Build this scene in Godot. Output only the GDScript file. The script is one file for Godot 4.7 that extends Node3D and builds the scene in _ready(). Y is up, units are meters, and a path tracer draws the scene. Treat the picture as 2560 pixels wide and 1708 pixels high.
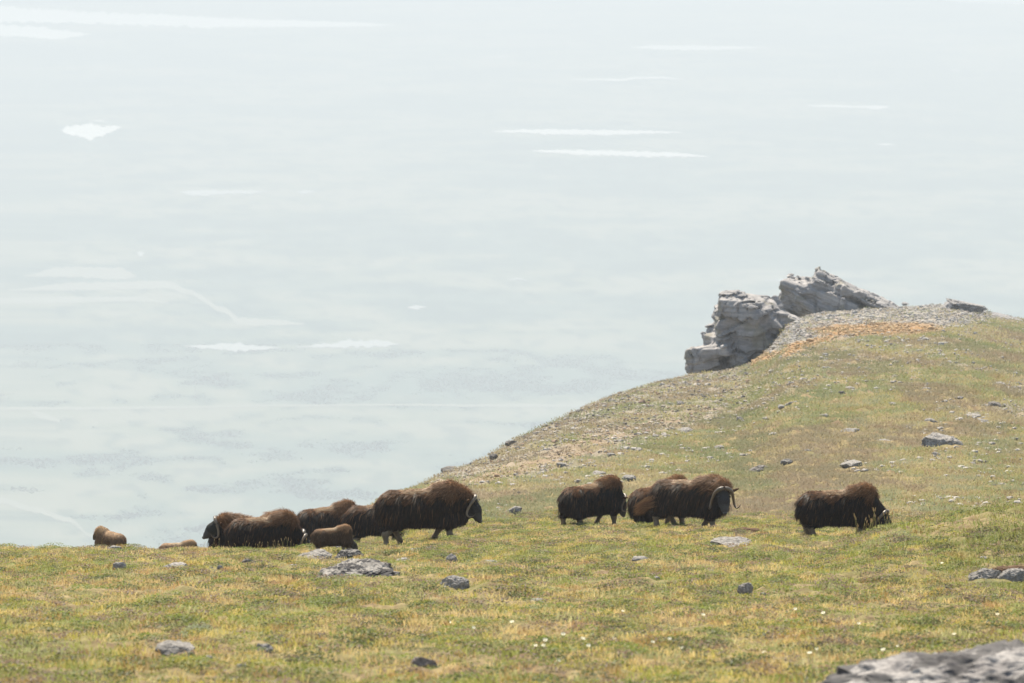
extends Node3D
# A herd of muskoxen on a tundra meadow above a hazy valley with lakes.
# Ground positions are written as (bearing column u, distance d): x = (u - 1280) / F * d metres to the right at d metres ahead.

const F := 11500.0
const PITCH := 0.14279
const VALLEY_Y := -1350.0
var up_v := Vector3(0, cos(PITCH), -sin(PITCH))
var fwd_v := Vector3(0, -sin(PITCH), -cos(PITCH))
var n_big := FastNoiseLite.new()
var n_mid := FastNoiseLite.new()
var n_small := FastNoiseLite.new()
var n_fine := FastNoiseLite.new()
var rng := RandomNumberGenerator.new()
var names := {}

# silhouette of the meadow edge and of the spur: column, picture row, distance
var SIL := [
	[-900, 1375, 100], [-300, 1376, 99], [0, 1377, 98], [300, 1379, 98], [500, 1384, 98], [650, 1378, 112], [750, 1360, 128], [850, 1326, 140], [950, 1262, 150], [1000, 1238, 156],
	[1060, 1214, 165], [1130, 1180, 180], [1220, 1147, 195], [1290, 1103, 208], [1400, 1052, 225], [1500, 1006, 258], [1600, 972, 286], [1740, 938, 326],
	[1800, 932, 330], [1870, 914, 336], [1925, 872, 342], [1975, 812, 352], [2015, 792, 376], [2060, 784, 396], [2160, 774, 408], [2270, 769, 416], [2370, 764, 422], [2480, 784, 428], [2560, 802, 434], [2800, 850, 440], [3600, 960, 450]]


func ss(a: float, b: float, x: float) -> float:
	return smoothstep(a, b, x)


func sil(u: float, k: int) -> float:
	var n: int = SIL.size()
	if u <= SIL[0][0]:
		return SIL[0][k]
	for i in n - 1:
		if u < SIL[i + 1][0]:
			var a: Array = SIL[max(i - 1, 0)]
			var b: Array = SIL[i]
			var c: Array = SIL[i + 1]
			var e: Array = SIL[min(i + 2, n - 1)]
			var t: float = (u - b[0]) / float(c[0] - b[0])
			var mb: float = (c[k] - a[k]) / float(max(c[0] - a[0], 1)) * (c[0] - b[0])
			var mc: float = (e[k] - b[k]) / float(max(e[0] - b[0], 1)) * (c[0] - b[0])
			var t2 := t * t
			var t3 := t2 * t
			return (2 * t3 - 3 * t2 + 1) * b[k] + (t3 - 2 * t2 + t) * mb + (-2 * t3 + 3 * t2) * c[k] + (t3 - t2) * mc
	return SIL[n - 1][k]


var sil_s := PackedFloat32Array()
var sil_d := PackedFloat32Array()


func build_sil() -> void:
	for i in 4600:
		sil_s.append(sil(i - 1000.0, 1))
		sil_d.append(sil(i - 1000.0, 2))


func surf_v(u: float, d: float) -> float:
	var i: int = clampi(int(u) + 1000, 0, 4599)
	var bump := -(66.0 * smoothstep(2040.0, 2260.0, u) + 50.0 * smoothstep(2200.0, 2560.0, u)) * exp(-pow((d - 84.0) / 9.0, 2.0))
	var lift := lerpf(13.0, -15.0, smoothstep(800.0, 1500.0, u))
	var dc := lerpf(95.0, 112.0, smoothstep(1000.0, 1300.0, u))
	if d <= dc:
		return 1103.25 + 25300.0 / d + lift * smoothstep(60.0, 95.0, d) + bump
	var s: float = sil_s[i]
	var ds: float = sil_d[i]
	var vc := 1103.25 + 25300.0 / dc + lift
	var dip := 50.0 * smoothstep(450.0, 620.0, u) * (1.0 - smoothstep(985.0, 1060.0, u)) * smoothstep(99.5, 107.0, d) * (1.0 - smoothstep(114.0, 136.0, d))
	if d < ds:
		var span := 1.0 / dc - 1.0 / ds
		var t := (1.0 / dc - 1.0 / d) / span
		var m0 := clampf(25300.0 * span / maxf(vc - s, 4.0), 0.0, 1.4)
		var t2 := t * t
		var t3 := t2 * t
		var h := (t3 - 2.0 * t2 + t) * m0 + (3.0 * t2 - 2.0 * t3) + (t3 - t2) * 0.3
		return vc + (s - vc) * h + bump + dip
	var e := d - ds
	var drop := 0.003 * e * e if e < 40.0 else 4.8 + 0.24 * (e - 40.0)
	return s + drop / d * F + bump + dip


func pt(u: float, v: float, d: float) -> Vector3:
	return Vector3((u - 1280.0) / F * d, 0, 0) + up_v * ((854.0 - v) / F * d) + fwd_v * d


func relief(x: float, z: float, d: float) -> float:
	var r := n_mid.get_noise_2d(x, z * 0.8) * 0.15 + n_small.get_noise_2d(x, z) * 0.07
	if d > 110.0:
		r *= 1.0 + 0.6 * smoothstep(110.0, 220.0, d)
	return r


func ground(u: float, d: float) -> Vector3:
	var p := pt(u, surf_v(u, d), d)
	p.y += relief(p.x, p.z, d)
	return p


# ground under a world position
func ground_at(x: float, z: float) -> Vector3:
	var d := -z / 0.99
	var p := Vector3.ZERO
	for k in 6:
		var u := x / d * F + 1280.0
		p = ground(u, d)
		d += (p.z - z) / 0.99
	return Vector3(x, p.y, z)


# the distance at which a column's ground shows at picture row v
func depth_at(u: float, v: float) -> float:
	var d := 20.0
	while d < 700.0:
		if surf_v(u, d) <= v:
			return d
		d += 0.1 if d < 120.0 else 0.5
	return -1.0


func setup_noise() -> void:
	var specs := [[n_big, 0.05, 3, 11], [n_mid, 0.55, 3, 12], [n_small, 2.3, 2, 13], [n_fine, 7.0, 1, 14]]
	for s in specs:
		var n: FastNoiseLite = s[0]
		n.noise_type = FastNoiseLite.TYPE_SIMPLEX_SMOOTH
		n.frequency = s[1]
		n.fractal_type = FastNoiseLite.FRACTAL_FBM
		n.fractal_octaves = s[2]
		n.seed = s[3]


func numbered(called: String) -> String:
	var k: int = names.get(called, 0)
	names[called] = k + 1
	return called if k == 0 else "%s_%03d" % [called, k]


func tag(o: Node3D, label: String, category: String, group := "", kind := "") -> void:
	o.set_meta("label", label)
	o.set_meta("category", category)
	if group:
		o.set_meta("group", group)
	if kind:
		o.set_meta("kind", kind)


func mesh_of(v: PackedVector3Array, idx: PackedInt32Array, nrm = null, col = null, uv = null) -> ArrayMesh:
	var a := []
	a.resize(Mesh.ARRAY_MAX)
	a[Mesh.ARRAY_VERTEX] = v
	a[Mesh.ARRAY_INDEX] = idx
	if nrm != null:
		a[Mesh.ARRAY_NORMAL] = nrm
	if col != null:
		a[Mesh.ARRAY_COLOR] = col
	if uv != null:
		a[Mesh.ARRAY_TEX_UV] = uv
	var m := ArrayMesh.new()
	m.add_surface_from_arrays(Mesh.PRIMITIVE_TRIANGLES, a)
	return m


func put(called: String, m: Mesh, mat: Material, parent: Node) -> MeshInstance3D:
	var o := MeshInstance3D.new()
	o.name = numbered(called) if parent == self else called
	o.mesh = m
	o.material_override = mat
	parent.add_child(o, true)
	return o


func vc_mat(rough: float, spec := 0.5, back := 0.0) -> StandardMaterial3D:
	var m := StandardMaterial3D.new()
	m.vertex_color_use_as_albedo = true
	m.roughness = rough
	m.metallic_specular = spec
	m.cull_mode = BaseMaterial3D.CULL_DISABLED
	if back > 0.0:
		m.backlight_enabled = true
		m.backlight = Color(back, back, back)
	return m


func grid_mesh(rows: int, cols: int, v: PackedVector3Array, col: PackedColorArray) -> ArrayMesh:
	var idx := PackedInt32Array()
	idx.resize((rows - 1) * (cols - 1) * 6)
	var k := 0
	for r in rows - 1:
		for c in cols - 1:
			var a := r * cols + c
			idx[k] = a
			idx[k + 1] = a + cols
			idx[k + 2] = a + 1
			idx[k + 3] = a + 1
			idx[k + 4] = a + cols
			idx[k + 5] = a + cols + 1
			k += 6
	var nrm := PackedVector3Array()
	nrm.resize(v.size())
	for r in rows:
		for c in cols:
			var l: Vector3 = v[r * cols + maxi(c - 1, 0)]
			var rr: Vector3 = v[r * cols + mini(c + 1, cols - 1)]
			var b: Vector3 = v[maxi(r - 1, 0) * cols + c]
			var f: Vector3 = v[mini(r + 1, rows - 1) * cols + c]
			nrm[r * cols + c] = (rr - l).cross(f - b).normalized()
	return mesh_of(v, idx, nrm, col)


# ---------------------------------------------------------------- the setting

func grass_edge(u: float) -> float:
	var g := [[1500, 1012], [1740, 962], [1870, 925], [2000, 880], [2100, 858], [2200, 848], [2330, 832], [2400, 812], [2500, 800], [2560, 806], [2900, 870], [3600, 980]]
	for i in g.size() - 1:
		if u < g[i + 1][0]:
			return lerpf(g[i][1], g[i + 1][1], clampf((u - g[i][0]) / float(g[i + 1][0] - g[i][0]), 0, 1))
	return 980.0


# how much bare stony ground there is at a place of the spur, 0 to 1; y: how much of it is ochre
func stony(u: float, v: float, d: float, x: float, z: float) -> Vector2:
	if d < 110.0:
		return Vector2.ZERO
	var s: float = sil_s[clampi(int(u) + 1000, 0, 4599)]
	var w := n_big.get_noise_2d(x * 2.0, z * 0.7) * 40.0 + n_mid.get_noise_2d(x, z * 0.4) * 26.0
	var a := 0.0
	var o := 0.0
	if u > 1880.0:
		a = 1.0 - smoothstep(-8.0, 10.0, v + w * 0.25 - grass_edge(u))
		o = 1.0 - smoothstep(0.75, 1.15, Vector2((u + w - 2190.0) / 175.0, (v + w * 0.2 - 826.0 + (u - 2190.0) * 0.02) / 20.0).length())
		o = maxf(o, (1.0 - smoothstep(0.6, 1.2, absf(v - grass_edge(u) + 12.0 + w * 0.2) / 12.0)) * (1.0 - smoothstep(2060.0, 2140.0, u)))
		a = maxf(a, 0.34 * (1.0 - smoothstep(0.0, 170.0, v + w - grass_edge(u))))
	else:
		a = 0.78 * (1.0 - smoothstep(0.0, 170.0, v + w - s)) * smoothstep(1000.0, 1120.0, u)
		var line := absf(v - (1238.0 - (u - 1060.0) * 0.30) + w * 0.4)
		o = 0.4 * (1.0 - smoothstep(6.0, 26.0, line)) * smoothstep(1000.0, 1100.0, u) * (1.0 - smoothstep(1680.0, 1850.0, u))
		a = maxf(a, 0.8 * (1.0 - smoothstep(8.0, 60.0, line)) * smoothstep(1040.0, 1150.0, u) * (1.0 - smoothstep(1750.0, 1880.0, u)))
	var streak := smoothstep(0.22, 0.5, n_big.get_noise_2d(x * 1.7 + 300.0, z * 0.5))
	a = maxf(a, 0.55 * streak * smoothstep(135.0, 190.0, d))
	return Vector2(clampf(a, 0, 1), clampf(o, 0, 1))


func soil_color(u: float, v: float, d: float, x: float, z: float) -> Color:
	var m := n_mid.get_noise_2d(x + 50.0, z)
	var c := Color(0.285, 0.225, 0.115).lerp(Color(0.215, 0.195, 0.08), smoothstep(-0.2, 0.3, m))
	c = c.lerp(Color(0.15, 0.092, 0.06), smoothstep(0.12, 0.4, n_small.get_noise_2d(x, z + 40.0)) * 0.7)
	if d > 110.0:
		var so := stony(u, v, d, x, z)
		var scree := Color(0.36, 0.33, 0.295).lerp(Color(0.29, 0.285, 0.28), smoothstep(-0.2, 0.2, m))
		c = c.lerp(scree, so.x * 0.85)
		c = c.lerp(Color(0.34, 0.20, 0.085), so.y * (0.55 + 0.6 * smoothstep(-0.3, 0.4, m)))
	return c


func build_ground() -> void:
	var ds := PackedFloat32Array()
	var d := 1.5
	while d < 6800.0:
		ds.append(d)
		if d < 28.0:
			d *= 1.06
		elif d < 125.0:
			d += 0.24
		elif d < 480.0:
			d += 0.0075 * d
		else:
			d *= 1.05
	var us := PackedFloat32Array()
	var u := -900.0
	while u <= 3560.0:
		us.append(u)
		u += 11.0 if u > -60.0 and u < 2620.0 else 30.0
	var rows := ds.size()
	var cols := us.size()
	var v := PackedVector3Array()
	var col := PackedColorArray()
	v.resize(rows * cols)
	col.resize(rows * cols)
	var k := 0
	for r in rows:
		for c in cols:
			var sv := surf_v(us[c], ds[r])
			var p := pt(us[c], sv, ds[r])
			p.y += relief(p.x, p.z, ds[r]) - 0.012
			v[k] = p
			col[k] = soil_color(us[c], sv, ds[r], p.x, p.z)
			k += 1
	var mat := vc_mat(0.95, 0.25)
	var tex := NoiseTexture2D.new()
	var n := FastNoiseLite.new()
	n.frequency = 0.02
	n.fractal_octaves = 5
	n.seed = 4
	tex.width = 512
	tex.height = 512
	tex.seamless = true
	tex.noise = n
	var ramp := Gradient.new()
	ramp.set_color(0, Color(0.62, 0.60, 0.56))
	ramp.set_color(1, Color(1, 1, 1))
	tex.color_ramp = ramp
	mat.albedo_texture = tex
	mat.uv1_triplanar = true
	mat.uv1_world_triplanar = true
	mat.uv1_scale = Vector3(0.55, 0.55, 0.55)
	var o := put("ground", grid_mesh(rows, cols, v, col), mat, self)
	o.set_meta("kind", "structure")
	o.set_meta("label", "tundra meadow and stony spur that the herd grazes on")


func valley_pt(u: float, v: float, lift := 0.0) -> Vector3:
	var dir := pt(u, v, 1.0)
	return dir * ((VALLEY_Y + lift) / dir.y)


func build_valley() -> void:
	var n1 := FastNoiseLite.new()
	n1.seed = 31
	n1.frequency = 0.0012
	n1.fractal_octaves = 4
	var n2 := FastNoiseLite.new()
	n2.seed = 32
	n2.frequency = 0.0066
	n2.fractal_octaves = 3
	var v := PackedVector3Array()
	var col := PackedColorArray()
	var rows := 0
	var cols := 0
	var zs := PackedFloat32Array()
	var z := 1500.0
	while z < 60000.0:
		zs.append(z)
		z *= 1.004 if z < 22000.0 else 1.08
	var us := PackedFloat32Array()
	var u := -9000.0
	while u < 11600.0:
		us.append(u)
		u += 10.0 if u > -100.0 and u < 2650.0 else 240.0
	rows = zs.size()
	cols = us.size()
	for r in rows:
		for c in cols:
			var x: float = (us[c] - 1280.0) / F * zs[r]
			var p := Vector3(x, VALLEY_Y, -zs[r])
			v.append(p)
			var a := n1.get_noise_2d(x * 0.5, zs[r] * 0.9)
			var b := n2.get_noise_2d(x * 0.45, zs[r] * 0.55)
			var e := n2.get_noise_2d(x * 1.6 + 900.0, zs[r] * 1.1)
			var cc := Color(0.085, 0.140, 0.11).lerp(Color(0.15, 0.185, 0.125), smoothstep(-0.25, 0.3, a + 0.4 * b))
			cc = cc.lerp(Color(0.21, 0.225, 0.165), smoothstep(0.05, 0.38, a * 0.7 + b * 0.8) * 0.8)
			cc = cc.lerp(Color(0.030, 0.075, 0.065), smoothstep(0.02, 0.4, -a * 0.6 - 0.9 * b + 0.5 * e) * 0.75)
			cc = cc.lerp(Color(0.04, 0.09, 0.07), smoothstep(0.08, 0.35, e) * 0.6)
			col.append(cc)
	var o := put("valley_plain", grid_mesh(rows, cols, v, col), vc_mat(0.95, 0.2), self)
	o.set_meta("kind", "structure")
	o.set_meta("label", "broad pale green valley plain far below in the haze")

	# pale sandy track lines and open bogs on the plain
	var pale := StandardMaterial3D.new()
	pale.albedo_color = Color(0.20, 0.22, 0.17).linear_to_srgb()
	pale.roughness = 0.95
	var paths := [
		["gravel_road", "straight pale gravel road crossing the valley plain", [[-200, 1022, 4], [200, 1021, 4], [400, 1019, 3], [700, 1014, 2.2], [1000, 1012, 2.2], [1180, 1014, 3], [1350, 1014, 4], [1500, 1014, 3]]],
		["gravel_track", "pale track slanting down behind the meadow edge", [[-160, 1200, 5], [0, 1252, 7], [90, 1275, 8], [170, 1300, 6], [230, 1340, 4], [260, 1370, 3]]],
		["dry_riverbed", "short pale riverbed branching off below the gravel road", [[80, 1030, 4], [105, 1040, 8], [150, 1052, 4]]],
		["bog", "wide pale bog on the plain", [[60, 690, 2], [150, 680, 12], [300, 684, 16], [340, 690, 3]]],
		["bog", "long pale bog ribbon winding across the plain", [[20, 725, 2], [200, 716, 10], [420, 712, 10], [470, 730, 6], [560, 775, 7], [600, 805, 10], [680, 806, 8], [760, 810, 2]]],
		["bog", "low pale bog strip below the wide bog", [[-60, 752, 6], [150, 750, 8], [330, 748, 6], [420, 755, 2]]]]
	for s in paths:
		var q := put(s[0], strip_mesh(s[2], 0.6, 5), pale, self)
		q.set_meta("kind", "structure")
		q.set_meta("label", s[1])

	var water := StandardMaterial3D.new()
	water.albedo_color = Color(0.32, 0.335, 0.34).linear_to_srgb()
	water.metallic = 1.0
	water.roughness = 0.55
	var lakes := [
		["long narrow lake tapering across the far plain", [[-260, 4, 16], [0, 34, 22], [70, 38, 17], [200, 44, 15], [400, 50, 14], [520, 56, 13], [700, 59, 9], [880, 61, 6], [985, 63, 1]]],
		["short blunt lake beneath the long narrow lake", [[-200, 72, 14], [0, 76, 13], [90, 80, 14], [150, 86, 12], [225, 86, 1]]],
		["ragged round lake with a bay on its side", [[155, 326, 2], [165, 324, 9], [200, 328, 16], [250, 330, 17], [272, 322, 8], [302, 318, 2]]],
		["thin sliver of water above the ragged round lake", [[222, 302, 0.5], [250, 302, 1.5], [264, 302, 0.5]]],
		["spindle shaped lake on the far plain", [[1576, 119, 1], [1640, 118, 5], [1730, 120, 6], [1800, 120, 5], [1926, 118, 1]]],
		["thin crooked lake below the spindle lake", [[1425, 199, 1], [1500, 199, 2], [1555, 200, 3], [1590, 195, 2.5], [1650, 194, 2.5], [1715, 199, 1]]],
		["slim straight lake alone on the open plain", [[2018, 265, 1], [2070, 265, 3], [2150, 267, 2.5], [2190, 269, 5], [2222, 268, 3]]],
		["upper of two long parallel lakes", [[1228, 329, 1], [1300, 328, 4], [1400, 330, 6], [1540, 331, 6], [1620, 330, 4], [1705, 331, 1]]],
		["lower of two long parallel lakes", [[1330, 377, 1], [1380, 379, 4], [1500, 382, 6], [1640, 386, 6], [1700, 387, 5], [1772, 391, 1]]],
		["patchy shallow lake in the middle of the plain", [[455, 481, 2], [480, 482, 6], [520, 482, 6], [570, 480, 4], [620, 480, 4], [670, 479, 1]]],
		["small patchy pond beside the shallow lake", [[744, 480, 1], [762, 480, 5], [786, 478, 1.5]]],
		["tiny round pond on the plain", [[340, 633, 1], [350, 633, 6], [362, 633, 1]]],
		["small bright pond above the broad marsh lakes", [[1018, 769, 1], [1040, 768, 6], [1066, 767, 1]]],
		["marsh lake with ragged reed banks", [[462, 865, 1], [520, 867, 5], [585, 868, 11], [640, 870, 5], [700, 869, 1]]],
		["wider marsh lake with a frayed far shore", [[740, 868, 1], [820, 864, 5], [880, 860, 10], [950, 860, 8], [1000, 860, 1]]],
		["faint sliver of water behind the rock outcrop", [[1910, 701, 1], [1960, 700, 3], [2010, 698, 1]]],
		["lake at the far edge of the plain", [[2340, -2, 2], [2420, 2, 5], [2560, 3, 7], [2700, 2, 6]]],
		["little pond near the slim straight lake", [[2190, 361, 0.8], [2215, 361, 2], [2242, 362, 0.8]]],
		["little pond beyond the slim straight lake", [[2374, 177, 0.8], [2388, 176, 2], [2402, 177, 0.8]]],
		["narrow puddle of water above the thin crooked lake", [[1220, 142, 0.6], [1250, 142, 1.5], [1275, 142, 0.6]]],
		["short crooked pond above the small bright pond", [[1268, 700, 0.8], [1295, 697, 3], [1320, 701, 0.8]]]]
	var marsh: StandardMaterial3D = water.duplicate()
	marsh.albedo_color = Color(0.155, 0.175, 0.18).linear_to_srgb()  # darker water copy: weaker reflection of the nearer lakes put into the colour
	for s in lakes:
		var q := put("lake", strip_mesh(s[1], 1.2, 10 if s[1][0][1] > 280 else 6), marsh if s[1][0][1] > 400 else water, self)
		q.set_meta("kind", "structure")
		q.set_meta("label", s[0])


# a flat sheet on the valley floor, from centre line points with half widths (in rows of the picture it was surveyed from)
func strip_mesh(line: Array, lift: float, rough: int) -> ArrayMesh:
	var v := PackedVector3Array()
	var idx := PackedInt32Array()
	var n := FastNoiseLite.new()
	n.seed = int(line[0][0]) + 77
	n.frequency = 0.05
	n.fractal_octaves = 5
	var count := 0
	for i in line.size() - 1:
		var steps: int = maxi(4, int(absf(line[i + 1][0] - line[i][0]) / 5.0))
		for k in steps + (1 if i == line.size() - 2 else 0):
			var t := k / float(steps)
			var u: float = lerpf(line[i][0], line[i + 1][0], t)
			var te := t * t * (3 - 2 * t)
			var vv: float = lerpf(line[i][1], line[i + 1][1], te)
			var w: float = lerpf(line[i][2], line[i + 1][2], te)
			var w1 := w * (1.0 + 0.09 * rough * n.get_noise_2d(u, 3.0))
			var w2 := w * (1.0 + 0.09 * rough * n.get_noise_2d(u, 90.0))
			v.append(valley_pt(u, vv - w1, lift))
			v.append(valley_pt(u, vv + w2, lift))
			count += 1
	for k in count - 1:
		var a := k * 2
		idx.append_array([a, a + 2, a + 1, a + 1, a + 2, a + 3])
	var nrm := PackedVector3Array()
	nrm.resize(v.size())
	nrm.fill(Vector3.UP)
	return mesh_of(v, idx, nrm)


func build_mast() -> void:
	var root := Node3D.new()
	root.name = numbered("radio_mast")
	add_child(root)
	root.position = valley_pt(488, 1003)
	tag(root, "thin tall radio mast standing on the valley plain above the gravel road", "mast")
	var grey := StandardMaterial3D.new()
	grey.albedo_color = Color(0.25, 0.25, 0.26).linear_to_srgb()
	grey.roughness = 0.6
	for k in 3:
		var a := TAU * k / 3.0
		var leg := CylinderMesh.new()
		leg.top_radius = 0.18
		leg.bottom_radius = 0.25
		leg.height = 64.0
		leg.radial_segments = 6
		put("leg", leg, grey, root).position = Vector3(cos(a) * 0.9, 32.0, sin(a) * 0.9)
	for k in 16:
		var ring := CylinderMesh.new()
		ring.top_radius = 1.0
		ring.bottom_radius = 1.0
		ring.height = 0.2
		ring.radial_segments = 3
		put("brace", ring, grey, root).position = Vector3(0, 2.0 + k * 4.0, 0)
	var tip := CylinderMesh.new()
	tip.top_radius = 0.08
	tip.bottom_radius = 0.2
	tip.height = 8.0
	tip.radial_segments = 6
	put("antenna", tip, grey, root).position = Vector3(0, 68.0, 0)


func build_valley_scrub() -> void:
	# low-poly birch scrub, three lobes of jittered faces
	var st := PackedVector3Array()
	var idx := PackedInt32Array()
	var nr := PackedVector3Array()
	rng.seed = 91
	for l in 3:
		var c := Vector3(rng.randf_range(-0.5, 0.5), 0.45 + 0.25 * l * 0.5, rng.randf_range(-0.5, 0.5))
		var b := st.size()
		for k in 7:
			var a := TAU * k / 7.0
			st.append(c + Vector3(cos(a), rng.randf_range(-0.15, 0.15), sin(a)) * rng.randf_range(0.5, 0.8))
			nr.append(Vector3(cos(a), 0.3, sin(a)).normalized())
		st.append(c + Vector3(0, rng.randf_range(0.45, 0.8), 0))
		nr.append(Vector3.UP)
		st.append(c - Vector3(0, 0.7, 0))
		nr.append(Vector3.DOWN)
		for k in 7:
			idx.append_array([b + k, b + 7, b + (k + 1) % 7, b + k, b + (k + 1) % 7, b + 8])
	var mesh := mesh_of(st, idx, nr)
	var n1 := FastNoiseLite.new()
	n1.seed = 31
	n1.frequency = 0.0012
	n1.fractal_octaves = 4
	var buf := PackedFloat32Array()
	var count := 0
	var n2 := FastNoiseLite.new()
	n2.seed = 32
	n2.frequency = 0.0066
	n2.fractal_octaves = 3
	for i in 230000:
		var u := rng.randf_range(-150.0, 2000.0)
		var v := 1420.0 - 560.0 * rng.randf()
		var p := valley_pt(u, v)
		var w := -n1.get_noise_2d(p.x * 0.5, -p.z * 0.9) * 0.6 - 0.9 * n2.get_noise_2d(p.x * 0.45, -p.z * 0.55) + 0.5 * n2.get_noise_2d(p.x * 1.6 + 900.0, -p.z * 1.1)
		if rng.randf() > 0.6 * smoothstep(0.02, 0.5, w):
			continue
		var s := rng.randf_range(0.9, 1.9)
		var b := Basis(Vector3.UP, rng.randf() * TAU).scaled(Vector3(s * 1.5, s * 0.32, s * 1.5))
		var c := Color(0.14, 0.23, 0.16).lerp(Color(0.20, 0.28, 0.18), rng.randf())
		add_copy(buf, Transform3D(b, p), c)
		count += 1
	var o := scatter("birch_scrub", mesh, vc_mat(0.9, 0.2, 0.8), buf, count)
	tag(o, "dark green birch scrub spread over the valley plain", "scrub", "", "stuff")


func add_copy(buf: PackedFloat32Array, t: Transform3D, c: Color) -> void:
	var b := t.basis
	buf.append_array([b.x.x, b.y.x, b.z.x, t.origin.x, b.x.y, b.y.y, b.z.y, t.origin.y, b.x.z, b.y.z, b.z.z, t.origin.z, c.r, c.g, c.b, 1.0])


func scatter(called: String, mesh: Mesh, mat: Material, buf: PackedFloat32Array, count: int) -> MultiMeshInstance3D:
	var mm := MultiMesh.new()
	mm.transform_format = MultiMesh.TRANSFORM_3D
	mm.use_colors = true
	mm.mesh = mesh
	mm.instance_count = count
	mm.buffer = buf
	var o := MultiMeshInstance3D.new()
	o.name = numbered(called)
	o.multimesh = mm
	o.material_override = mat
	add_child(o, true)
	return o


# ---------------------------------------------------------------- stone

# one weathered rock: a cube sphere cut by flat planes, with bedding ledges, relief and lichen
func rock(sd: int, size: Vector3, res: int, boxy: float, rough: float, strata: float, pal: Array, lichen := 0.0, layers := 7.0) -> ArrayMesh:
	var r := RandomNumberGenerator.new()
	r.seed = sd * 7919 + 5
	var n := FastNoiseLite.new()
	n.seed = sd
	n.frequency = 1.1
	n.fractal_octaves = 4
	var n3 := FastNoiseLite.new()
	n3.seed = sd + 50
	n3.frequency = 2.6
	n3.fractal_octaves = 3
	var planes := []
	for k in 7:
		var a := Vector3(r.randfn(), r.randfn() * 0.8, r.randfn()).normalized()
		planes.append([a, r.randf_range(0.62, 0.9)])
	var big := maxf(size.x, maxf(size.y, size.z))
	var fr := size / big * 1.6
	var off := Vector3(r.randf(), r.randf(), r.randf()) * 40.0
	var tilt := Vector3(r.randfn() * 0.12, 1, r.randfn() * 0.12).normalized()
	var grid := []
	for f in 6:
		var pts := PackedVector3Array()
		for j in res + 1:
			for i in res + 1:
				var a := tan((i / float(res) - 0.5) * PI * 0.5)
				var b := tan((j / float(res) - 0.5) * PI * 0.5)
				var q := Vector3.ZERO
				match f:
					0: q = Vector3(1, b, -a)
					1: q = Vector3(-1, b, a)
					2: q = Vector3(a, 1, -b)
					3: q = Vector3(a, -1, b)
					4: q = Vector3(a, b, 1)
					5: q = Vector3(-a, b, -1)
				q = q.normalized()
				var e := pow(pow(absf(q.x), boxy) + pow(absf(q.y), boxy) + pow(absf(q.z), boxy), -1.0 / boxy)
				q *= e
				for p in planes:
					var over: float = q.dot(p[0]) - p[1]
					if over > 0.0:
						q -= p[0] * over * 0.92
				var w := q * fr + off
				if strata > 0.0:
					var s := q.dot(tilt) * layers + n.get_noise_3dv(w * 0.8) * 1.3
					var fl := floorf(s)
					var ledge := n3.get_noise_2d(fl * 31.7, off.x) * 1.6 - smoothstep(0.72, 1.0, s - fl) * 0.7
					var hz := Vector3(q.x, 0, q.z)
					q += hz * ledge * strata
				q *= 1.0 + rough * n.get_noise_3dv(w) + rough * 0.45 * n3.get_noise_3dv(w * 2.2)
				pts.append(q * size * 0.5)
		grid.append(pts)
	var v := PackedVector3Array()
	var nr := PackedVector3Array()
	var col := PackedColorArray()
	var idx := PackedInt32Array()
	for f in 6:
		var g: PackedVector3Array = grid[f]
		for j in res:
			for i in res:
				var a: Vector3 = g[j * (res + 1) + i]
				var b: Vector3 = g[j * (res + 1) + i + 1]
				var c: Vector3 = g[(j + 1) * (res + 1) + i]
				var d: Vector3 = g[(j + 1) * (res + 1) + i + 1]
				var m := (a + b + c + d) * 0.25
				var w := m / big * 3.2 + off
				var t := clampf(0.5 + n.get_noise_3dv(w * 2.0) * 0.9 + r.randf_range(-0.18, 0.18), 0, 1)
				var cc: Color = pal[0].lerp(pal[1], t)
				if lichen > 0.0:
					var l := n3.get_noise_3dv(w * Vector3(0.55, 1.3, 0.8) + Vector3(9, 9, 9)) + 0.6 * n.get_noise_3dv(w * 3.5)
					cc = cc.lerp(Color(0.045, 0.042, 0.045), smoothstep(-0.06, 0.10, l) * lichen)
				var k := v.size()
				for tri in [[a, c, b], [b, c, d]]:
					var nn: Vector3 = (tri[2] - tri[0]).cross(tri[1] - tri[0]).normalized()
					if nn.dot(m) < 0.0:
						nn = -nn
					for q in tri:
						v.append(q)
						nr.append(nn)
						col.append(cc)
				idx.append_array([k, k + 1, k + 2, k + 3, k + 4, k + 5])
	return mesh_of(v, idx, nr, col)


const PALE := [Color(0.23, 0.21, 0.185), Color(0.43, 0.40, 0.36)]
const GREY := [Color(0.28, 0.255, 0.225), Color(0.50, 0.465, 0.425)]
const DARK := [Color(0.16, 0.145, 0.127), Color(0.31, 0.28, 0.25)]
const BROWN := [Color(0.20, 0.155, 0.125), Color(0.36, 0.30, 0.26)]
const CRAG := [Color(0.25, 0.24, 0.24), Color(0.47, 0.45, 0.435)]
const CRAGL := [Color(0.34, 0.325, 0.31), Color(0.52, 0.49, 0.465)]
var stone_mat: StandardMaterial3D
var blocked := {}


func make_stone_mat() -> void:
	stone_mat = vc_mat(0.88, 0.4)
	var tex := NoiseTexture2D.new()
	var n := FastNoiseLite.new()
	n.frequency = 0.035
	n.fractal_octaves = 5
	n.seed = 8
	tex.width = 512
	tex.height = 512
	tex.seamless = true
	tex.noise = n
	var ramp := Gradient.new()
	ramp.set_color(0, Color(0.62, 0.62, 0.63))
	ramp.set_color(1, Color(1, 1, 1))
	tex.color_ramp = ramp
	stone_mat.albedo_texture = tex
	stone_mat.uv1_triplanar = true
	stone_mat.uv1_world_triplanar = true
	stone_mat.uv1_scale = Vector3(0.9, 0.9, 0.9)


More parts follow.
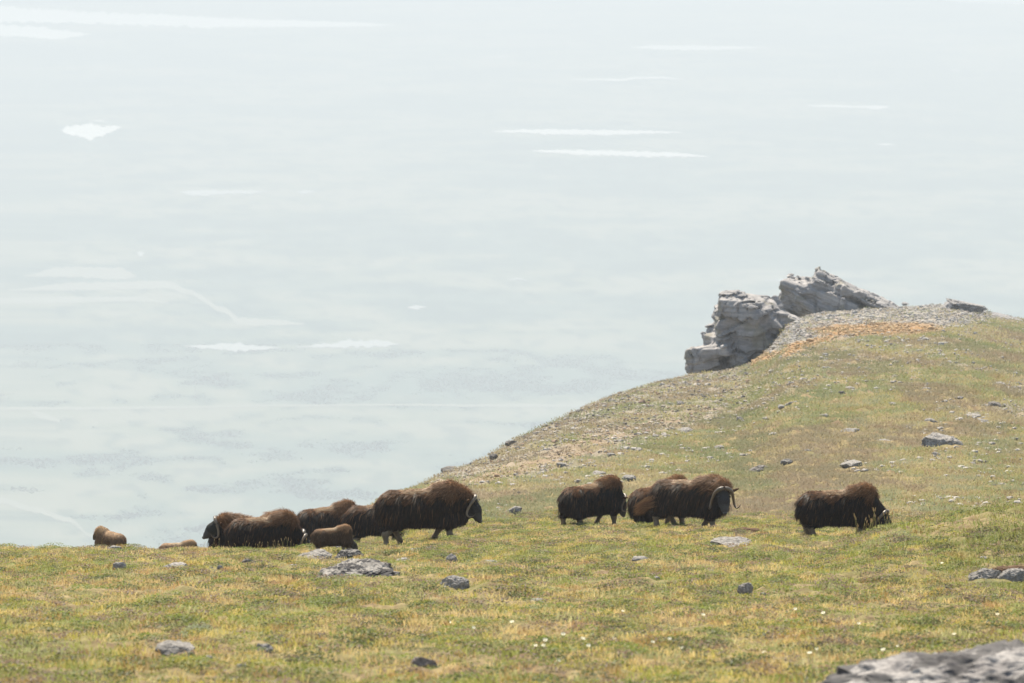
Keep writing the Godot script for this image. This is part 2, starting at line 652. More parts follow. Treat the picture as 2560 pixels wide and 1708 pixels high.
func block_out(u: float, w: float, d: float, front: float, back: float) -> void:
	var b := int(floorf((u - w * 0.5) / 20.0))
	while b * 20 < u + w * 0.5:
		if not blocked.has(b):
			blocked[b] = []
		blocked[b].append([u - w * 0.5, u + w * 0.5, d - front, d + back])
		b += 1


func is_blocked(u: float, d: float) -> bool:
	var b := int(floorf(u / 20.0))
	if blocked.has(b):
		for e in blocked[b]:
			if u > e[0] and u < e[1] and d > e[2] and d < e[3]:
				return true
	return false


func stone(called: String, u: float, v: float, w: float, h: float, kind: String, sd: int, label: String, group := "", tilt := 0.0) -> void:
	var vb := v + h * 0.5
	var d := depth_at(u, vb)
	if d < 0.0:
		d = sil_d[clampi(int(u) + 1000, 0, 4599)] - 2.0
	var wm := w * d / F
	var hm := h * d / F
	var pal: Array = {"pale": PALE, "grey": GREY, "dark": DARK, "brown": BROWN, "lichen": PALE}[kind]
	var res := 7
	if w > 30:
		res = 11
	if w > 60:
		res = 18
	if kind == "lichen":
		res = 34
	var flat := w / h > 3.2
	var full := hm * (2.0 if flat else 1.7)
	var m := rock(sd, Vector3(wm * 1.08, full, wm * (0.9 if flat else 0.72)), res, 2.5 if flat else 2.2, 0.2, 0.06 if flat else 0.03, pal, 0.95 if kind == "lichen" else 0.15, 4.0)
	var o := put(called, m, stone_mat, self)
	var g := ground(u, d)
	o.position = g + Vector3(0, full * 0.5 - (full - hm), -wm * 0.15)
	o.rotation = Vector3(0.12 if flat else 0.0, 0.0, -deg_to_rad(tilt))
	tag(o, label, "stone" if w < 60 else "rock", group)
	block_out(u, w, d, clampf(0.06 * d / maxf(2.2 / d, 0.02) * 0.02, 0.3, 0.9) if d < 110.0 else 2.5, 0.2)


func build_stones() -> void:
	# the ones that stand out, each with a look or a neighbour of its own
	stone("lichen_slab", 888, 1427, 190, 46, "lichen", 1, "largest black and white lichen covered slab in the meadow below the calf", "", 2)
	stone("lichen_rock", 868, 1387, 72, 27, "lichen", 2, "small black and white lichen rock just above the large lichen slab", "", -3)
	stone("pale_slab", 787, 1393, 94, 17, "pale", 3, "long cream slab touching the small lichen rock", "", -6)
	stone("pale_slab", 851, 1370, 42, 10, "pale", 4, "flat pale slab at the hooves of the grazing calf", "")
	stone("pale_slab", 287, 1366, 38, 11, "pale", 5, "flat pale slab on the meadow edge below the tan calf", "", 5)
	stone("pale_slab", 1829, 1359, 106, 17, "pale", 6, "wide flat pale slab in the grass below the horned bull", "")
	stone("pointed_rock", 1138, 1457, 78, 34, "grey", 7, "pointed grey rock with a dark face sticking out of the turf", "", 8)
	stone("pointed_rock", 660, 1624, 54, 38, "pale", 8, "pale pointed rock standing upright in the near meadow", "", -14)
	stone("knobbly_rock", 1864, 1474, 40, 30, "grey", 9, "knobbly grey rock with two humps in the near meadow", "", 12)
	stone("boulder", 2352, 1099, 98, 27, "grey", 10, "largest grey boulder lying alone on the hillside", "", 10)
	stone("pale_slab", 2398, 1114, 26, 8, "pale", 11, "thin pale slab at the foot of the lone hillside boulder", "", 12)
	stone("dark_slab", 1897, 1168, 48, 14, "dark", 12, "dark grey slab on the hillside behind the horned bull", "", -4)
	stone("grey_slab", 1981, 1006, 36, 12, "grey", 13, "grey slab with a dark end high on the hillside", "", -12)
	stone("pale_slab", 2129, 1163, 54, 11, "pale", 14, "low pale slab in the hillside grass above the grazing muskox", "", -3)
	stone("brown_rock", 1064, 1652, 66, 34, "brown", 15, "blurred brownish rock leaning over in the nearest grass", "", 26)
	stone("pale_slab", 440, 1634, 92, 17, "pale", 16, "broken pale slab under a dark stone in the near meadow", "", 4)
	stone("dark_stone", 442, 1615, 27, 15, "dark", 17, "dark stone resting behind the broken pale slab", "")
	stone("pale_stone", 1240, 1421, 28, 9, "pale", 18, "bright white flat stone beside the dwarf shrub in mid meadow", "", -6)
	stone("pale_stone", 1008, 1401, 48, 14, "pale", 19, "bright cream stone in the grass under the walking bull", "", -4)
	stone("grey_stone", 1128, 1401, 28, 20, "grey", 20, "upright grey stone standing beside the cream stone", "", 8)
	stone("dark_stone", 625, 1406, 44, 18, "dark", 21, "dark rounded stone below the head of the largest resting cow", "")
	stone("grey_stone", 298, 1425, 32, 15, "grey", 22, "rounded grey stone in the meadow below the tan calf", "")
	stone("pale_stone", 731, 1414, 34, 12, "pale", 23, "white stone beside the long cream slab", "", -8)
	stone("pale_slab", 2458, 1449, 90, 26, "pale", 24, "pale slab poking out of the brown earth bank", "", -9)
	stone("grey_slab", 2532, 1450, 70, 28, "grey", 25, "grey slab under the brown earth bank", "", -12)
	stone("pale_slab", 2377, 1479, 44, 11, "pale", 26, "small white slab below the brown earth bank", "", 3)
	stone("pale_slab", 1285, 1281, 42, 14, "pale", 27, "pale slab in the grass in front of the walking bull", "", -12)
	stone("grey_slab", 1712, 1074, 38, 9, "grey", 28, "grey slab high on the slope above the horned bull", "", -12)
	# the near lichen covered slab
	var m := rock(99, Vector3(3.4, 0.9, 1.7), 64, 3.0, 0.2, 0.07, [Color(0.20, 0.185, 0.18), Color(0.46, 0.43, 0.40)], 0.75, 3.0)
	var d := 37.5
	var o := put("near_slab", m, stone_mat, self)
	o.position = pt(2465, 1750, d) + Vector3(0, -0.09, 0)
	o.rotation = Vector3(0.16, 0.1, 0.20)
	tag(o, "large blurred grey slab mottled with lichen in the nearest grass", "rock")
	block_out(2380, 760, d, 2.0, 0.6)
	# look-alikes
	var rest := [
		["meadow", "grey", [[437, 1426, 62, 9], [529, 1426, 14, 11], [549, 1427, 17, 11], [1230, 1404, 38, 11], [2460, 1385, 30, 11], [1780, 1427, 22, 8], [1640, 1454, 18, 8]]],
		["meadow", "pale", [[370, 1439, 26, 8], [304, 1593, 22, 8], [519, 1662, 27, 12], [602, 1678, 30, 13], [948, 1386, 34, 10], [1041, 1375, 34, 6], [1078, 1373, 28, 9], [1350, 1490, 50, 16], [1090, 1582, 20, 9], [1600, 1408, 40, 7], [760, 1540, 24, 8], [1910, 1482, 22, 9]]],
		["slope", "pale", [[2340, 1135, 24, 8], [1967, 1159, 28, 10], [2131, 968, 34, 6], [2316, 969, 28, 11], [2153, 1111, 17, 7], [2213, 1103, 40, 4], [2328, 1054, 31, 8], [2431, 1042, 40, 5], [2455, 1051, 36, 7], [2125, 1075, 45, 7], [2285, 1063, 22, 5], [1402, 1165, 28, 8], [1476, 1160, 14, 9], [1529, 1140, 22, 6], [1497, 1181, 40, 7], [1374, 1191, 24, 5], [1591, 1122, 30, 6], [1572, 1201, 33, 8], [1640, 1090, 20, 6], [1800, 1120, 26, 6], [1850, 1050, 22, 6], [1700, 1012, 20, 6], [2230, 1010, 26, 7], [2400, 1000, 24, 7], [2500, 960, 30, 6], [2060, 1040, 24, 6], [1935, 1085, 26, 6]]],
		["slope", "dark", [[1123, 1180, 38, 7], [1277, 1112, 32, 10], [1234, 1147, 22, 14], [1314, 1096, 20, 5], [1458, 1044, 16, 6], [2018, 1127, 26, 6], [2105, 985, 18, 7], [2490, 1015, 34, 7], [2545, 958, 24, 9], [1560, 1060, 16, 6]]]]
	var sd := 200
	for g in rest:
		for s in g[2]:
			sd += 1
			var place: String = "in the near meadow turf" if g[0] == "meadow" else "embedded in the stony hillside"
			stone("%s_stone" % g[1], s[0], s[1], s[2], s[3], g[1], sd, "%s %s stone %s" % [shape_word(s[2], s[3]), g[1], place], "%s stones %s" % [g[1], place], rng.randf_range(-8, 8))


func shape_word(w: float, h: float) -> String:
	var size: String = "tiny" if w < 21 else ("small" if w < 31 else "fair sized")
	return size + (" long flat" if w / h > 5.0 else (" flat" if w / h > 3.4 else (" low" if w / h > 2.2 else " blocky")))


# one weathered mass: boxes fused together, cut by bedding ledges and cracks
func outcrop(called: String, label: String, blocks: Array, sd: int, near: float, far: float, dip: float) -> void:
	var cell := 0.115
	var at: Vector3 = pt(blocks[0][0], blocks[0][1], near)
	var n := FastNoiseLite.new()
	n.seed = sd
	n.frequency = 0.42
	n.fractal_octaves = 4
	var n2 := FastNoiseLite.new()
	n2.seed = sd + 1
	n2.frequency = 0.5
	n2.fractal_octaves = 2
	var k := 0.07
	var boxes := []
	var lo := Vector3(1e9, 1e9, 1e9)
	var hi := -lo
	var c := 0
	for b in blocks:
		c += 1
		var d := depth_at(b[0], b[1] + b[4] * 0.42)
		d = far if d < 0.0 else clampf(d, near, far)
		var half := Vector3(b[3] * d / F, b[4] * d / F, b[5]) * 0.53
		d += (c * 7 % 5 - 2) * 0.45
		var p := pt(b[0], b[1] + ((14.0 if b[0] < 2090 else 7.0) if called == "rock_ridge" else 4.0), d) - at
		var ba := Basis.from_euler(Vector3((c % 3 - 1) * 0.12, (c % 5 - 2) * 0.2, -deg_to_rad(b[6])))
		var reach := Vector3(absf(ba.x.x) * half.x + absf(ba.y.x) * half.y + absf(ba.z.x) * half.z, absf(ba.x.y) * half.x + absf(ba.y.y) * half.y + absf(ba.z.y) * half.z, absf(ba.x.z) * half.x + absf(ba.y.z) * half.y + absf(ba.z.z) * half.z) + Vector3.ONE * 0.35
		lo = lo.min(p - reach)
		hi = hi.max(p + reach)
		boxes.append([p, ba.inverse(), half, reach])
	var nx := int((hi.x - lo.x) / cell) + 2
	var ny := int((hi.y - lo.y) / cell) + 2
	var nz := int((hi.z - lo.z) / cell) + 2
	var f := PackedFloat32Array()
	f.resize(nx * ny * nz)
	f.fill(1.0)
	for b in boxes:
		var p: Vector3 = b[0]
		var inv: Basis = b[1]
		var half: Vector3 = b[2]
		var rc: Vector3 = b[3]
		var r := minf(0.12, minf(half.x, half.y) * 0.4)
		var hr := half - Vector3(r, r, r)
		for kz in range(maxi(0, int((p.z - rc.z - lo.z) / cell)), mini(nz - 1, int((p.z + rc.z - lo.z) / cell) + 1)):
			for j in range(maxi(0, int((p.y - rc.y - lo.y) / cell)), mini(ny - 1, int((p.y + rc.y - lo.y) / cell) + 1)):
				for i in range(maxi(0, int((p.x - rc.x - lo.x) / cell)), mini(nx - 1, int((p.x + rc.x - lo.x) / cell) + 1)):
					var q := (inv * (lo + Vector3(i, j, kz) * cell - p)).abs() - hr
					var dist := q.max(Vector3.ZERO).length() + minf(maxf(q.x, maxf(q.y, q.z)), 0.0) - r
					if dist < 0.35:
						var id := (kz * ny + j) * nx + i
						var was := f[id]
						var h := maxf(k - absf(was - dist), 0.0) / k
						f[id] = minf(was, dist) - h * h * k * 0.25
	var bed := Vector3(sin(deg_to_rad(dip)), cos(deg_to_rad(dip)), 0.12).normalized()
	for id in f.size():
		var dist := f[id]
		if absf(dist) < 0.36:
			var i := id % nx
			var j := (id / nx) % ny
			var p := lo + Vector3(i, j, id / (nx * ny)) * cell
			var w := n.get_noise_3dv(p)
			var s := p.dot(bed) * 2.3 + w * 1.2
			var fl := floorf(s)
			dist += 0.14 * (s - fl - 0.5) + 0.26 * n2.get_noise_2d(fl * 13.1, p.x * 0.3) - w * 0.42
			dist += 0.30 * (1.0 - smoothstep(0.0, 0.07, absf(n2.get_noise_3dv(p * Vector3(1.0, 0.4, 1.0) + Vector3(40, 0, 0)))))
			f[id] = dist
	var mesh := nets(f, lo, nx, ny, nz, cell)
	var v: PackedVector3Array = mesh[0]
	var nr: PackedVector3Array = mesh[1]
	var ix: PackedInt32Array = mesh[2]
	# keep the one mass, drop loose crumbs
	var parent := PackedInt32Array()
	parent.resize(v.size())
	for i in v.size():
		parent[i] = i
	for t in range(0, ix.size(), 3):
		for e in 2:
			var a := ix[t + e]
			var b := ix[t + e + 1]
			while parent[a] != a:
				parent[a] = parent[parent[a]]
				a = parent[a]
			while parent[b] != b:
				parent[b] = parent[parent[b]]
				b = parent[b]
			parent[maxi(a, b)] = mini(a, b)
	var tally := {}
	var most := 0
	for i in v.size():
		var a := i
		while parent[a] != a:
			a = parent[a]
		parent[i] = a
		tally[a] = tally.get(a, 0) + 1
		if tally[a] > tally.get(most, 0):
			most = a
	var fv := PackedVector3Array()
	var fn := PackedVector3Array()
	var fc := PackedColorArray()
	var fi := PackedInt32Array()
	var r2 := RandomNumberGenerator.new()
	r2.seed = sd
	for t in range(0, ix.size(), 3):
		if parent[ix[t]] != most:
			continue
		var a := v[ix[t]]
		var b := v[ix[t + 1]]
		var e := v[ix[t + 2]]
		var nn := (e - a).cross(b - a).normalized()
		if nn.dot(nr[ix[t]]) < 0.0:
			nn = -nn
		var m := (a + b + e) / 3.0
		var w := n.get_noise_3dv(m * 0.7 + Vector3(90, 0, 0))
		var line := n2.get_noise_2d(m.dot(bed) * 9.0, w * 3.0)
		var cc: Color = CRAG[0].lerp(CRAGL[1], clampf(0.42 + w * 0.7 + line * 0.5 + r2.randf_range(-0.12, 0.12), 0, 1))
		cc = cc.lerp(Color(0.22, 0.195, 0.11), smoothstep(0.3, 0.5, n2.get_noise_3dv(m * 0.8)) * 0.45)
		for q in 3:
			fi.append(fv.size())
			fv.append(v[ix[t + q]])
			fn.append((nn + nr[ix[t + q]] * 0.6).normalized())
			fc.append(cc)
	var o := put(called, mesh_of(fv, fi, fn, fc), stone_mat, self)
	o.position = at
	tag(o, label, "rock outcrop")


func slab_group(called: String, label: String, blocks: Array, sd: int) -> void:
	var root := Node3D.new()
	root.name = numbered(called)
	add_child(root)
	var at: Vector3 = pt(blocks[0][0], blocks[0][1], sil_d[int(blocks[0][0]) + 1000])
	root.position = at
	tag(root, label, "rock outcrop")
	for b in blocks:
		sd += 1
		var row: float = b[1] + (9.0 if called == "rock_ridge" else 3.0)
		var d := depth_at(b[0], row + b[4] * 0.42)
		if d < 0.0:
			d = sil_d[int(b[0]) + 1000] + 1.5
		if b.size() > 9:
			d = b[9]
		var s := Vector3(b[3] * d / F, b[4] * d / F, b[5])
		var res: int = clampi(int(maxf(b[3], b[4]) / 2.6), 9, 36)
		var m := rock(sd, s * 1.2, res, 3.2, 0.14, b[7], CRAGL if b.size() > 8 and b[8] > 0 else CRAG, 0.3, maxf(4.0, b[4] / 5.0))
		var o := put("rock_block", m, stone_mat, root)
		o.position = pt(b[0], row, d) - at
		o.rotation = Vector3(0.0, (sd % 5 - 2) * 0.14, -deg_to_rad(b[6]))


func build_outcrops() -> void:
	# column, row, distance, width, height (picture rows), depth in metres, roll, bedding ledges
	outcrop("rock_crag", "jagged grey layered crag overhanging the end of the spur", [
		[1856, 763, 0, 106, 48, 4.0, 5, 0.06], [1850, 806, 0, 108, 74, 4.4, -9, 0.06], [1812, 787, 0, 40, 16, 2.2, 8, 0.08], [1818, 848, 0, 70, 60, 3.8, -24, 0.09], [1806, 866, 0, 64, 28, 3.2, -10, 0.10],
		[1768, 890, 0, 76, 56, 3.6, -12, 0.10], [1760, 914, 0, 70, 36, 3.2, -4, 0.10], [1764, 936, 0, 42, 32, 2.4, 0, 0.06], [1738, 912, 0, 22, 13, 1.6, 8, 0.06],
		[1890, 775, 0, 70, 40, 3.6, 24, 0.06], [1898, 812, 0, 116, 64, 3.8, -34, 0.06], [1958, 806, 0, 132, 44, 3.4, 27, 0.08], [1990, 822, 0, 90, 16, 2.2, 28, 0.08], [1938, 790, 0, 90, 34, 3.4, 22, 0.07],
		[1930, 846, 0, 96, 66, 3.4, 10, 0.07], [1868, 864, 0, 96, 58, 3.2, -26, 0.07], [1828, 904, 0, 84, 52, 3.0, -22, 0.06, 1], [1884, 893, 0, 76, 38, 2.6, 6, 0.06, 1], [1936, 878, 0, 70, 36, 2.4, -8, 0.07],
		[1852, 892, 0, 46, 34, 2.2, 26, 0.05, 1], [1866, 912, 0, 44, 24, 1.8, -28, 0.05, 1], [1800, 918, 0, 44, 32, 2.0, 14, 0.05, 1], [1784, 934, 0, 46, 24, 1.8, -22, 0.05, 1], [1965, 868, 0, 40, 20, 1.6, 18, 0.06, 1],
		[1884, 840, 0, 90, 80, 2.6, -30, 0.05]], 300, 328.0, 344.0, -6.0)
	outcrop("rock_ridge", "long slanting grey rock ridge rising to the spur's peak", [
		[2036, 738, 418, 150, 70, 4.6, 14, 0.10], [1976, 754, 412, 96, 46, 4.0, -34, 0.14], [2008, 728, 416, 70, 52, 3.6, -24, 0.14], [2062, 724, 420, 120, 52, 4.0, 20, 0.12],
		[2021, 699, 420, 44, 17, 2.6, 0, 0.08], [2057, 691, 422, 22, 16, 2.0, 12, 0.06], [2100, 709, 424, 126, 22, 3.0, 26, 0.14], [2138, 727, 428, 100, 24, 3.0, 26, 0.14],
		[2124, 742, 424, 130, 34, 3.4, 24, 0.14], [2184, 752, 432, 120, 22, 3.0, 20, 0.14], [2226, 764, 436, 90, 14, 2.4, 17, 0.12], [2075, 752, 416, 120, 34, 3.2, 18, 0.12],
		[2020, 764, 410, 110, 26, 2.8, 12, 0.12], [2268, 778, 432, 80, 10, 2.0, 16, 0.1], [1950, 784, 404, 70, 26, 2.6, -8, 0.12], [1990, 776, 404, 80, 26, 2.6, 4, 0.12], [2070, 734, 418, 90, 20, 5.0, 16, 0.16], [2000, 745, 414, 60, 14, 4.6, 34, 0.16], [2030, 718, 418, 80, 14, 5.0, 12, 0.16], [2110, 768, 414, 90, 16, 2.2, 16, 0.14], [2078, 744, 412, 150, 50, 4.0, 16, 0.12, 0, 412], [1985, 764, 396, 120, 44, 4.0, -16, 0.12, 0, 396]], 400, 386.0, 402.0, 22.0)
	slab_group("ridge_slab", "pale smooth slab lying alone on the ridge line beside the peak", [[2410, 764, 452, 94, 28, 3.0, 13, 0.05, 1], [2368, 763, 450, 20, 18, 1.8, 0, 0.05], [2446, 776, 449, 34, 12, 1.6, 14, 0.08]], 500)
	slab_group("ridge_slab", "thin grey slab flush with the ridge line where it runs down", [[2520, 793, 460, 70, 8, 2.4, 14, 0.06]], 520)
	slab_group("ridge_stone", "small dark stone on the ridge line between peak and pale slab", [[2264, 757, 446, 16, 7, 0.9, 0, 0.04]], 530)


# ---------------------------------------------------------------- turf, heath, gravel, flowers

func tuft(sd: int, blades: int, radius: float, height: float, width: float, lean: float) -> ArrayMesh:
	var r := RandomNumberGenerator.new()
	r.seed = sd
	var v := PackedVector3Array()
	var nr := PackedVector3Array()
	var col := PackedColorArray()
	var idx := PackedInt32Array()
	for b in blades:
		var a := r.randf() * TAU
		var p := Vector3(cos(a), 0, sin(a)) * radius * sqrt(r.randf())
		var h := height * r.randf_range(0.5, 1.15)
		var la := r.randf() * TAU
		var ld := Vector3(cos(la), 0, sin(la)) * lean * h * r.randf_range(0.3, 1.3)
		var sa := r.randf_range(-1.2, 1.2)
		var s := Vector3(cos(sa), 0, sin(sa)) * width * 0.5
		var mid := p + Vector3(0, h * 0.6, 0) + ld * 0.35
		var tip := p + Vector3(0, h * (1.0 - 0.25 * lean), 0) + ld
		var n := s.cross(Vector3.UP).normalized() * 0.7 + Vector3(0, 0.8, 0)
		var k := v.size()
		v.append_array([p - s - Vector3(0, 0.03, 0), p + s - Vector3(0, 0.03, 0), mid - s * 0.8, mid + s * 0.8, tip])
		var t := r.randf_range(0.75, 1.25)
		for j in 5:
			nr.append(n.normalized())
			col.append(Color(t, t * r.randf_range(0.94, 1.06), t))
		idx.append_array([k, k + 2, k + 1, k + 1, k + 2, k + 3, k + 2, k + 4, k + 3])
	return mesh_of(v, idx, nr, col)


# a low cushion of small leaves
func cushion(sd: int, leaves: int, radius: float, height: float, leaf: float) -> ArrayMesh:
	var r := RandomNumberGenerator.new()
	r.seed = sd
	var v := PackedVector3Array()
	var nr := PackedVector3Array()
	var col := PackedColorArray()
	var idx := PackedInt32Array()
	for b in leaves:
		var a := r.randf() * TAU
		var q := sqrt(r.randf())
		var e := q * q
		var p := Vector3(cos(a) * radius * q, height * (1.0 - e) * r.randf_range(0.55, 1.1), sin(a) * radius * q)
		var n := Vector3(cos(a) * q + r.randfn() * 0.5, 1.0 + r.randfn() * 0.4, sin(a) * q + r.randfn() * 0.5).normalized()
		var s := n.cross(Vector3(r.randfn(), r.randfn(), r.randfn())).normalized()
		var t := n.cross(s)
		var k := v.size()
		var l := leaf * r.randf_range(0.6, 1.4)
		v.append_array([p - s * l * 0.5, p + t * l, p + s * l * 0.5, p - t * l * 0.8])
		var g := r.randf_range(0.65, 1.35)
		for j in 4:
			nr.append(n)
			col.append(Color(g, g, g))
		idx.append_array([k, k + 1, k + 2, k, k + 2, k + 3])
	return mesh_of(v, idx, nr, col)


const STRAW := Color(0.440, 0.360, 0.170)
const YGREEN := Color(0.330, 0.285, 0.058)
const GREEN := Color(0.185, 0.215, 0.042)
const OLIVE := Color(0.090, 0.105, 0.030)
const SAGE := Color(0.220, 0.250, 0.125)
const RUST := Color(0.250, 0.140, 0.055)
const DRYBROWN := Color(0.240, 0.165, 0.105)


func turf_color(x: float, z: float, d: float) -> Color:
	var a := n_big.get_noise_2d(x * 1.5, z * 0.8)
	var b := n_mid.get_noise_2d(x * 0.9, z * 0.35 + 90.0)
	var c := n_small.get_noise_2d(x * 0.6, z * 0.3 - 30.0)
	var r := rng.randf()
	var out := YGREEN
	var g := b * 1.3 + a * 1.1 + (r - 0.5) * 0.5 - 0.08
	if g > 0.34:
		out = GREEN
	elif g > 0.10:
		out = YGREEN.lerp(GREEN, rng.randf() * 0.5)
	elif g > -0.22:
		out = YGREEN.lerp(STRAW, rng.randf_range(0.2, 0.9))
	else:
		out = STRAW.lerp(DRYBROWN, rng.randf() * 0.6)
	if c + (rng.randf() - 0.5) * 0.3 > 0.33:
		out = out.lerp(RUST, 0.7)
	elif c + (rng.randf() - 0.5) * 0.3 < -0.22:
		out = out.lerp(SAGE, 0.8)
	var k := rng.randf_range(0.8, 1.2)
	return Color(out.r * k, out.g * k, out.b * k)


func build_turf() -> void:
	rng.seed = 5
	var grass_mat := vc_mat(0.6, 0.3, 0.93)
	var kinds := [
		["meadow_grass", "short yellow green grass of the meadow", "grass", tuft(1, 16, 0.12, 0.068, 0.0085, 1.0)],
		["dry_grass", "pale straw wisps standing among the green grass", "grass", tuft(2, 9, 0.10, 0.135, 0.006, 1.5)],
		["heath", "low leafy heath and moss between the grass", "heath", cushion(3, 110, 0.17, 0.065, 0.0125)],
		["fine_grass", "fine upright grass blades of the meadow", "grass", tuft(4, 22, 0.15, 0.055, 0.007, 0.8)]]
	var bufs := [PackedFloat32Array(), PackedFloat32Array(), PackedFloat32Array(), PackedFloat32Array()]
	var counts := [0, 0, 0, 0]
	for i in 105000:
		var d := sqrt(rng.randf_range(27.0 * 27.0, 122.0 * 122.0))
		var u := rng.randf_range(-420.0, 2980.0)
		if is_blocked(u, d):
			continue
		var p := ground(u, d)
		var b := n_mid.get_noise_2d(p.x * 0.9, p.z * 0.35 + 90.0)
		var c := n_small.get_noise_2d(p.x * 0.7, p.z * 0.4 + 200.0)
		var bare := n_mid.get_noise_2d(p.x * 0.5 - 70.0, p.z * 0.22)
		if bare > 0.22 and rng.randf() < 0.72:
			continue
		var kind := 0
		var r := rng.randf()
		if c > 0.12 and r < 0.7:
			kind = 2
		elif r < 0.22 - b * 0.3:
			kind = 1
		elif r < 0.55:
			kind = 3
		var col := turf_color(p.x, p.z, d)
		var s := rng.randf_range(0.65, 1.25)
		if kind == 1:
			col = STRAW.lerp(YGREEN, rng.randf() * 0.35) * rng.randf_range(0.9, 1.25)
			if rng.randf() < 0.86:
				s *= 0.75
		elif kind == 2:
			var q := rng.randf()
			col = [YGREEN, OLIVE, DRYBROWN, GREEN, GREEN][int((c + 0.5) * 9.0 + q * 2.2) % 5] * rng.randf_range(0.75, 1.15)
			s *= 1.25
		col = Color(col.r * 1.5, col.g * 1.4, col.b * 1.12) if kind != 2 else Color(col.r * 0.98, col.g * 1.02, col.b * 1.1)
		if kind != 2 and u > 2250.0 and d > 66.0 and d < 90.0:
			s *= 1.0 + 0.4 * smoothstep(2300.0, 2560.0, u)
			col = col.lerp(GREEN, 0.75 * smoothstep(2250.0, 2500.0, u))
		var ba := Basis(Vector3.UP, rng.randf_range(-0.7, 0.7)).scaled(Vector3(s * 1.25, s * rng.randf_range(0.62, 1.0), s * 1.25))
		add_copy(bufs[kind], Transform3D(ba, p), col)
		counts[kind] += 1
	for k in 4:
		var o := scatter(kinds[k][0], kinds[k][3], grass_mat, bufs[k], counts[k])
		tag(o, kinds[k][1], kinds[k][2], "", "stuff")
	# the hillside: low tufts and cushions thinning out into stones
	var hb := PackedFloat32Array()
	var hc := 0
	var gb := PackedFloat32Array()
	var gc := 0
	for i in 150000:
		var d := 116.0 * pow(470.0 / 116.0, pow(rng.randf(), 0.8))
		var u := rng.randf_range(480.0, 2900.0)
		if d > sil_d[clampi(int(u) + 1000, 0, 4599)] + 6.0 or is_blocked(u, d):
			continue
		var p := ground(u, d)
		var sv := surf_v(u, d)
		var so := stony(u, sv, d, p.x, p.z)
		var far := smoothstep(120.0, 300.0, d)
		if rng.randf() < so.x * 0.93:
			if rng.randf() < 0.9:
				# a loose stone
				var q := rng.randf()
				var c: Color = Color(0.25, 0.225, 0.195).lerp(Color(0.40, 0.365, 0.32), rng.randf())
				if q < 0.25:
					c = Color(0.12, 0.115, 0.115)
				elif q < 0.45:
					c = Color(0.28, 0.20, 0.15)
				if u > 1900.0:
					c = c.lerp(Color(0.36, 0.35, 0.34), 0.5)
				c = c.lerp(Color(0.42, 0.26, 0.11), so.y * 0.75)
				var s := rng.randf_range(0.07, 0.18) * (0.6 + 0.8 * far)
				if rng.randf() < 0.05:
					s *= 2.0
				var b := Basis(Vector3.UP, rng.randf() * TAU).rotated(Vector3.RIGHT, rng.randfn() * 0.3).scaled(Vector3(s, s * rng.randf_range(0.3, 0.75), s * 0.8))
				add_copy(gb, Transform3D(b, p), c)
				gc += 1
			continue
		var tc := turf_color(p.x * 0.45, p.z * 0.4, d)
		tc = tc.lerp(Color(0.205, 0.20, 0.115), 0.38)
		tc = tc.lerp(Color(0.20, 0.15, 0.10), smoothstep(-0.05, 0.25, n_big.get_noise_2d(p.x * 2.4 + 90.0, p.z * 0.8)) * 0.7)
		tc = tc.lerp(Color(0.13, 0.16, 0.06), smoothstep(0.1, 0.35, n_big.get_noise_2d(p.x * 2.0 - 300.0, p.z * 0.7)) * 0.6)
		var sc := rng.randf_range(0.7, 1.3) * (1.0 + far * 0.7)
		var ba := Basis(Vector3.UP, rng.randf_range(-0.7, 0.7)).scaled(Vector3(sc * 1.35, sc * 0.62, sc * 1.35))
		add_copy(hb, Transform3D(ba, p), tc)
		hc += 1
	# loose stones sprinkled through the hillside turf
	for i in 15000:
		var d := rng.randf_range(125.0, 440.0)
		var u := rng.randf_range(1000.0, 2800.0)
		var p := ground(u, d)
		if d > sil_d[clampi(int(u) + 1000, 0, 4599)] or n_big.get_noise_2d(p.x * 2.2, p.z * 0.8 + 500.0) < 0.02:
			continue
		var s := rng.randf_range(0.08, 0.22)
		var b := Basis(Vector3.UP, rng.randf() * TAU).scaled(Vector3(s * 1.2, s * 0.55, s))
		add_copy(gb, Transform3D(b, p), Color(0.24, 0.215, 0.19).lerp(Color(0.44, 0.405, 0.365), rng.randf()))
		gc += 1
	tag(scatter("hillside_turf", tuft(6, 15, 0.20, 0.09, 0.017, 0.6), grass_mat, hb, hc), "olive and brown turf covering the hillside", "grass", "", "stuff")
	var gravel := rock(77, Vector3(1, 1, 1), 2, 3.0, 0.2, 0.0, [Color(0.9, 0.9, 0.9), Color(1, 1, 1)])
	tag(scatter("gravel", gravel, vc_mat(0.9, 0.3), gb, gc), "loose pale gravel and scree on the hillside", "gravel", "", "stuff")


